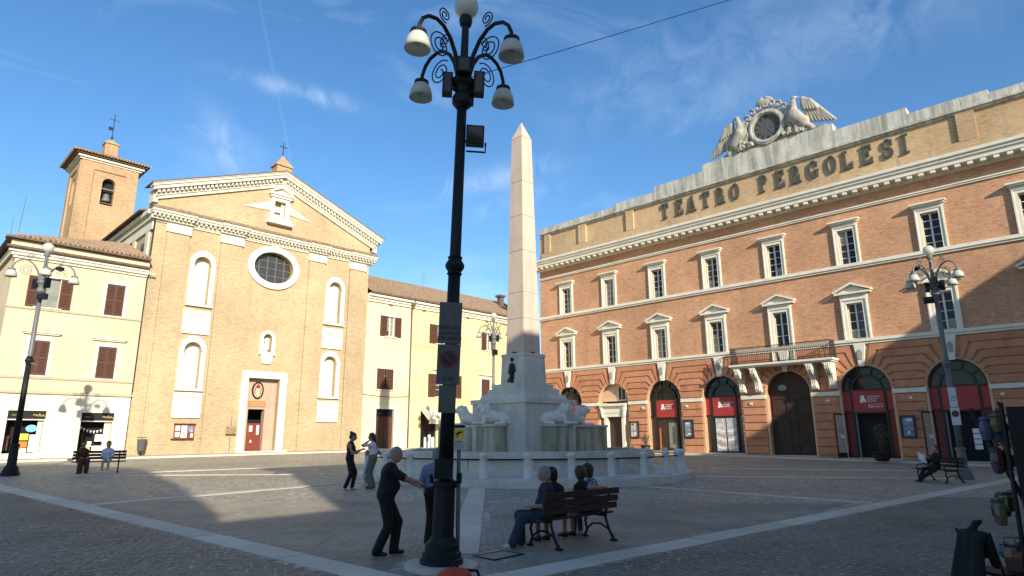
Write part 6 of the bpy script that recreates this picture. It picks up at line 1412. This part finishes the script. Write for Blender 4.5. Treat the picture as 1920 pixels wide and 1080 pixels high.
# right bench: reader with legs stretched to the left
rd = seat('reader in black lounging with a white paper on the right-hand bench', (rbx-.02, rby+.0), radians(140), 1.72, h=.014, pel=(0, .54), feet=((.80, .08), (.66, -.10)), lean=-10, hands=((.26, .12, .86), (.26, -.12, .86)), m=['skin', 'hair_brown', 'cloth_black', 'cloth_black', 'shoe_black'], sleeve=1., hair='short', loose=.01)
m = MB(); m.add([(-.15, -.2, .1), (.0, 0, -.08), (.15, -.2, .1), (-.15, -.2, -.16), (0, 0, -.34), (.15, -.2, -.16)], [(0, 1, 4, 3), (1, 2, 5, 4)]); pp = m.build('newspaper', 'paper', fix=False); tag(pp, 'white newspaper held by the reader on the right-hand bench', 'newspaper')
a = radians(140); pp.location = (rbx-.02+.34*cos(a), rby+.34*sin(a), gz(rbx, rby)+.98); pp.rotation_euler = (0, 0, a+pi/2)

# ================================================================== PLANTERS
def planter(label, x, y, R, hh, leaves, spread, top, z=None):
    z = gz(x, y)+.1 if z is None else z; t = thing('planter', label, 'planter', (x, y, z), group='potted plants by the theatre')
    m = MB(); m.lathe([(R*.5, 0), (R*.62, .03), (R*.9, hh*.6), (R, hh), (R*1.06, hh), (R*1.06, hh+.05), (R*.92, hh+.05), (R*.9, hh-.03), (0.01, hh-.03)], (x, y, z), 18); m.build('pot', 'terracotta', t, True)
    m = MB(); tips = []
    for i in range(9):
        a = random.uniform(0, 2*pi); q = random.uniform(.2, 1); p = [(x, y, z+hh-.02)]
        for j in range(1, 6): s = j/5; p.append((x+cos(a)*spread*q*s**1.4, y+sin(a)*spread*q*s**1.4, z+hh+(top-hh)*s*random.uniform(.85, 1.05)))
        m.tube(p, [.018*(1-s/6) for s in range(6)], 5); tips += p[2:]
    m.build('stem', 'bark', t)
    m = MB()
    for i in range(leaves):
        c = Vector(random.choice(tips))+Vector((random.gauss(0, spread*.22), random.gauss(0, spread*.22), random.gauss(0, .12)))
        d = Vector((random.gauss(0, 1), random.gauss(0, 1), random.gauss(.2, .7))).normalized(); s = d.orthogonal().normalized(); s.rotate(Matrix.Rotation(random.uniform(0, 6.28), 3, d)); L_ = random.uniform(.07, .14); w = L_*.28; n_ = d.cross(s)
        m.add([c, c+d*L_*.5+s*w+n_*.01, c+d*L_, c+d*L_*.5-s*w+n_*.01], [(0, 1, 2, 3)])
    stuff(m.build('foliage', 'leaf', t, fix=False)); return t
planter('bowl planter with loose olive shrub before the shaded theatre entrance', 40.5, 10.9, .52, .42, 520, .60, 1.75)
planter('small potted plant before the left red-signed theatre arch', 41.9, 27.2, .36, .38, 200, .40, 1.15)
planter('tall potted shrub at the right edge before the theatre', 39.6, 5.05, .45, .5, 700, .55, 2.0)

# ================================================================== NEAR RIGHT: newsstand rack and chair; red rucksack
rx, ry_ = 9.42, 1.20; zr = gz(rx, ry_)
rack = thing('display_rack', 'dark newsstand rack hung with toy packets at the right edge', 'display rack', (rx, ry_, zr))
vd = Vector((rx, ry_)).normalized(); FRK = Fr((rx, ry_, zr), (vd.x, vd.y, 0), (-vd.y, vd.x, 0))       # s away from the viewer, n to the left
m = MB()
for s in (-.55, .0, .55): m.tube([FRK.p(s, .04, 0), FRK.p(s, .0, 2.25)], .022, 6)
for z in (.15, .75, 1.3, 1.85, 2.25): m.tube([FRK.p(-.55, .02, z), FRK.p(.55, .02, z)], .016, 6)
m.tube([FRK.p(-.6, -.25, 0), FRK.p(-.55, .30, 0)], .02, 6); m.tube([FRK.p(.6, -.25, 0), FRK.p(.55, .30, 0)], .02, 6); m.tube([FRK.p(-.1, -.30, .5), FRK.p(-.1, .30, 2.2)], .025, 6)
m.build('frame', 'iron', rack)
m = MB(); m.box(-.6, .6, -.9, -.04, .1, 2.2, FRK); m.build('back_panel', 'black', rack)
for i in range(26):
    s = random.uniform(-.5, .5); z = random.choice((.65, 1.2, 1.75, 2.1))+random.uniform(-.04, .04); w, h_ = random.uniform(.07, .12), random.uniform(.16, .30); n_ = random.uniform(.03, .2)
    m = MB(); m.lathe([(.01, -h_), (w*.55, -h_*.97), (w*.8, -h_*.6), (w*.6, -h_*.2), (w*.75, -.02), (.01, 0)], FRK.p(s, n_, z), 6); m.box(s-w*.7, s+w*.7, n_-.004, n_+.004, z-.03, z+.05, FRK); m.tube([FRK.p(s, 0, z+.06), FRK.p(s, n_, z+.05)], .006, 4); m.build('packet', 'toy_%d' % random.randrange(5), rack)
for i in range(5): m = MB(); a_ = -.5+i*.22; m.box(a_, a_+.2, .02, .2, .18+.1*(i % 2), .62, FRK); m.build('magazine', 'toy_%d' % (i % 5), rack)
cx0, cy0 = 8.86, 1.40; zc = gz(cx0, cy0)+.015
chair = thing('chair', 'dark metal chair with a black coat over its back at lower right', 'chair')
m = MB(); m.box(-.2, .24, -.2, .2, .44, .47); m.build('seat', 'iron', chair)
for sy_ in (-.19, .19):
    m = MB(); m.tube([(.22, sy_, 0), (-.16, sy_, .45), (-.27, sy_, .88)], .014, 6); m.build('leg', 'iron', chair)
    m = MB(); m.tube([(-.26, sy_*.9, 0), (.2, sy_*.9, .44)], .014, 6); m.build('leg', 'iron', chair)
m = MB(); m.box(-.275, -.245, -.19, .19, .62, .86); m.build('backrest', 'iron', chair)
chair.location = (cx0, cy0, zc); chair.rotation_euler = (0, 0, RTA+.25)
co = sdf_object('coat', [cap((-.27, -.12, .84), (-.27, .12, .84), .05, .05, 0, .04), cap((-.32, -.09, .80), (-.50, -.13, .16), .05, .085, 0, .05), cap((-.32, .09, .80), (-.48, .12, .2), .05, .085, 0, .05), cap((-.32, 0, .80), (-.50, 0, .14), .05, .08, 0, .05), cap((-.22, -.1, .82), (-.16, -.12, .56), .04, .05, 0, .04), cap((-.22, .1, .82), (-.17, .1, .6), .04, .05, 0, .04), cap((-.28, .02, .86), (-.21, .0, .95), .04, .03, 0, .04), cap((-.21, 0, .95), (-.14, .0, .97), .03, .02, 0, .02)], .014, ['cloth_black'])
tag(co, 'black coat hung over the back of the metal chair at lower right', 'coat'); co.location = chair.location; co.rotation_euler = chair.rotation_euler
bx2, by2 = 4.86, 5.70; zb2 = gz(bx2, by2)+.012
bag = thing('rucksack', 'red rucksack on the ground at the bottom edge before the nearest lamp', 'bag')
sdf_object('body', [ell((0, 0, .19), (.24, .15, .19), 0), ell((0, 0, .34), (.20, .13, .11), 0, k=.08), ell((0, -.12, .16), (.17, .07, .12), 0, k=.02), cap((-.15, 0, .06), (.15, 0, .06), .07, .07, 0, .05)], .014, ['red_bag'], bag)
m = MB(); m.tube([(.12, .08, .40), (.26, .12, .38), (.34, .1, .2), (.30, .08, .03)], .018, 6); m.tube([(-.05, 0, .44), (0, 0, .48), (.05, 0, .44)], .014, 6); m.build('strap', 'black', bag)
bag.location = (bx2, by2, zb2); bag.rotation_euler = (0, 0, rzC)
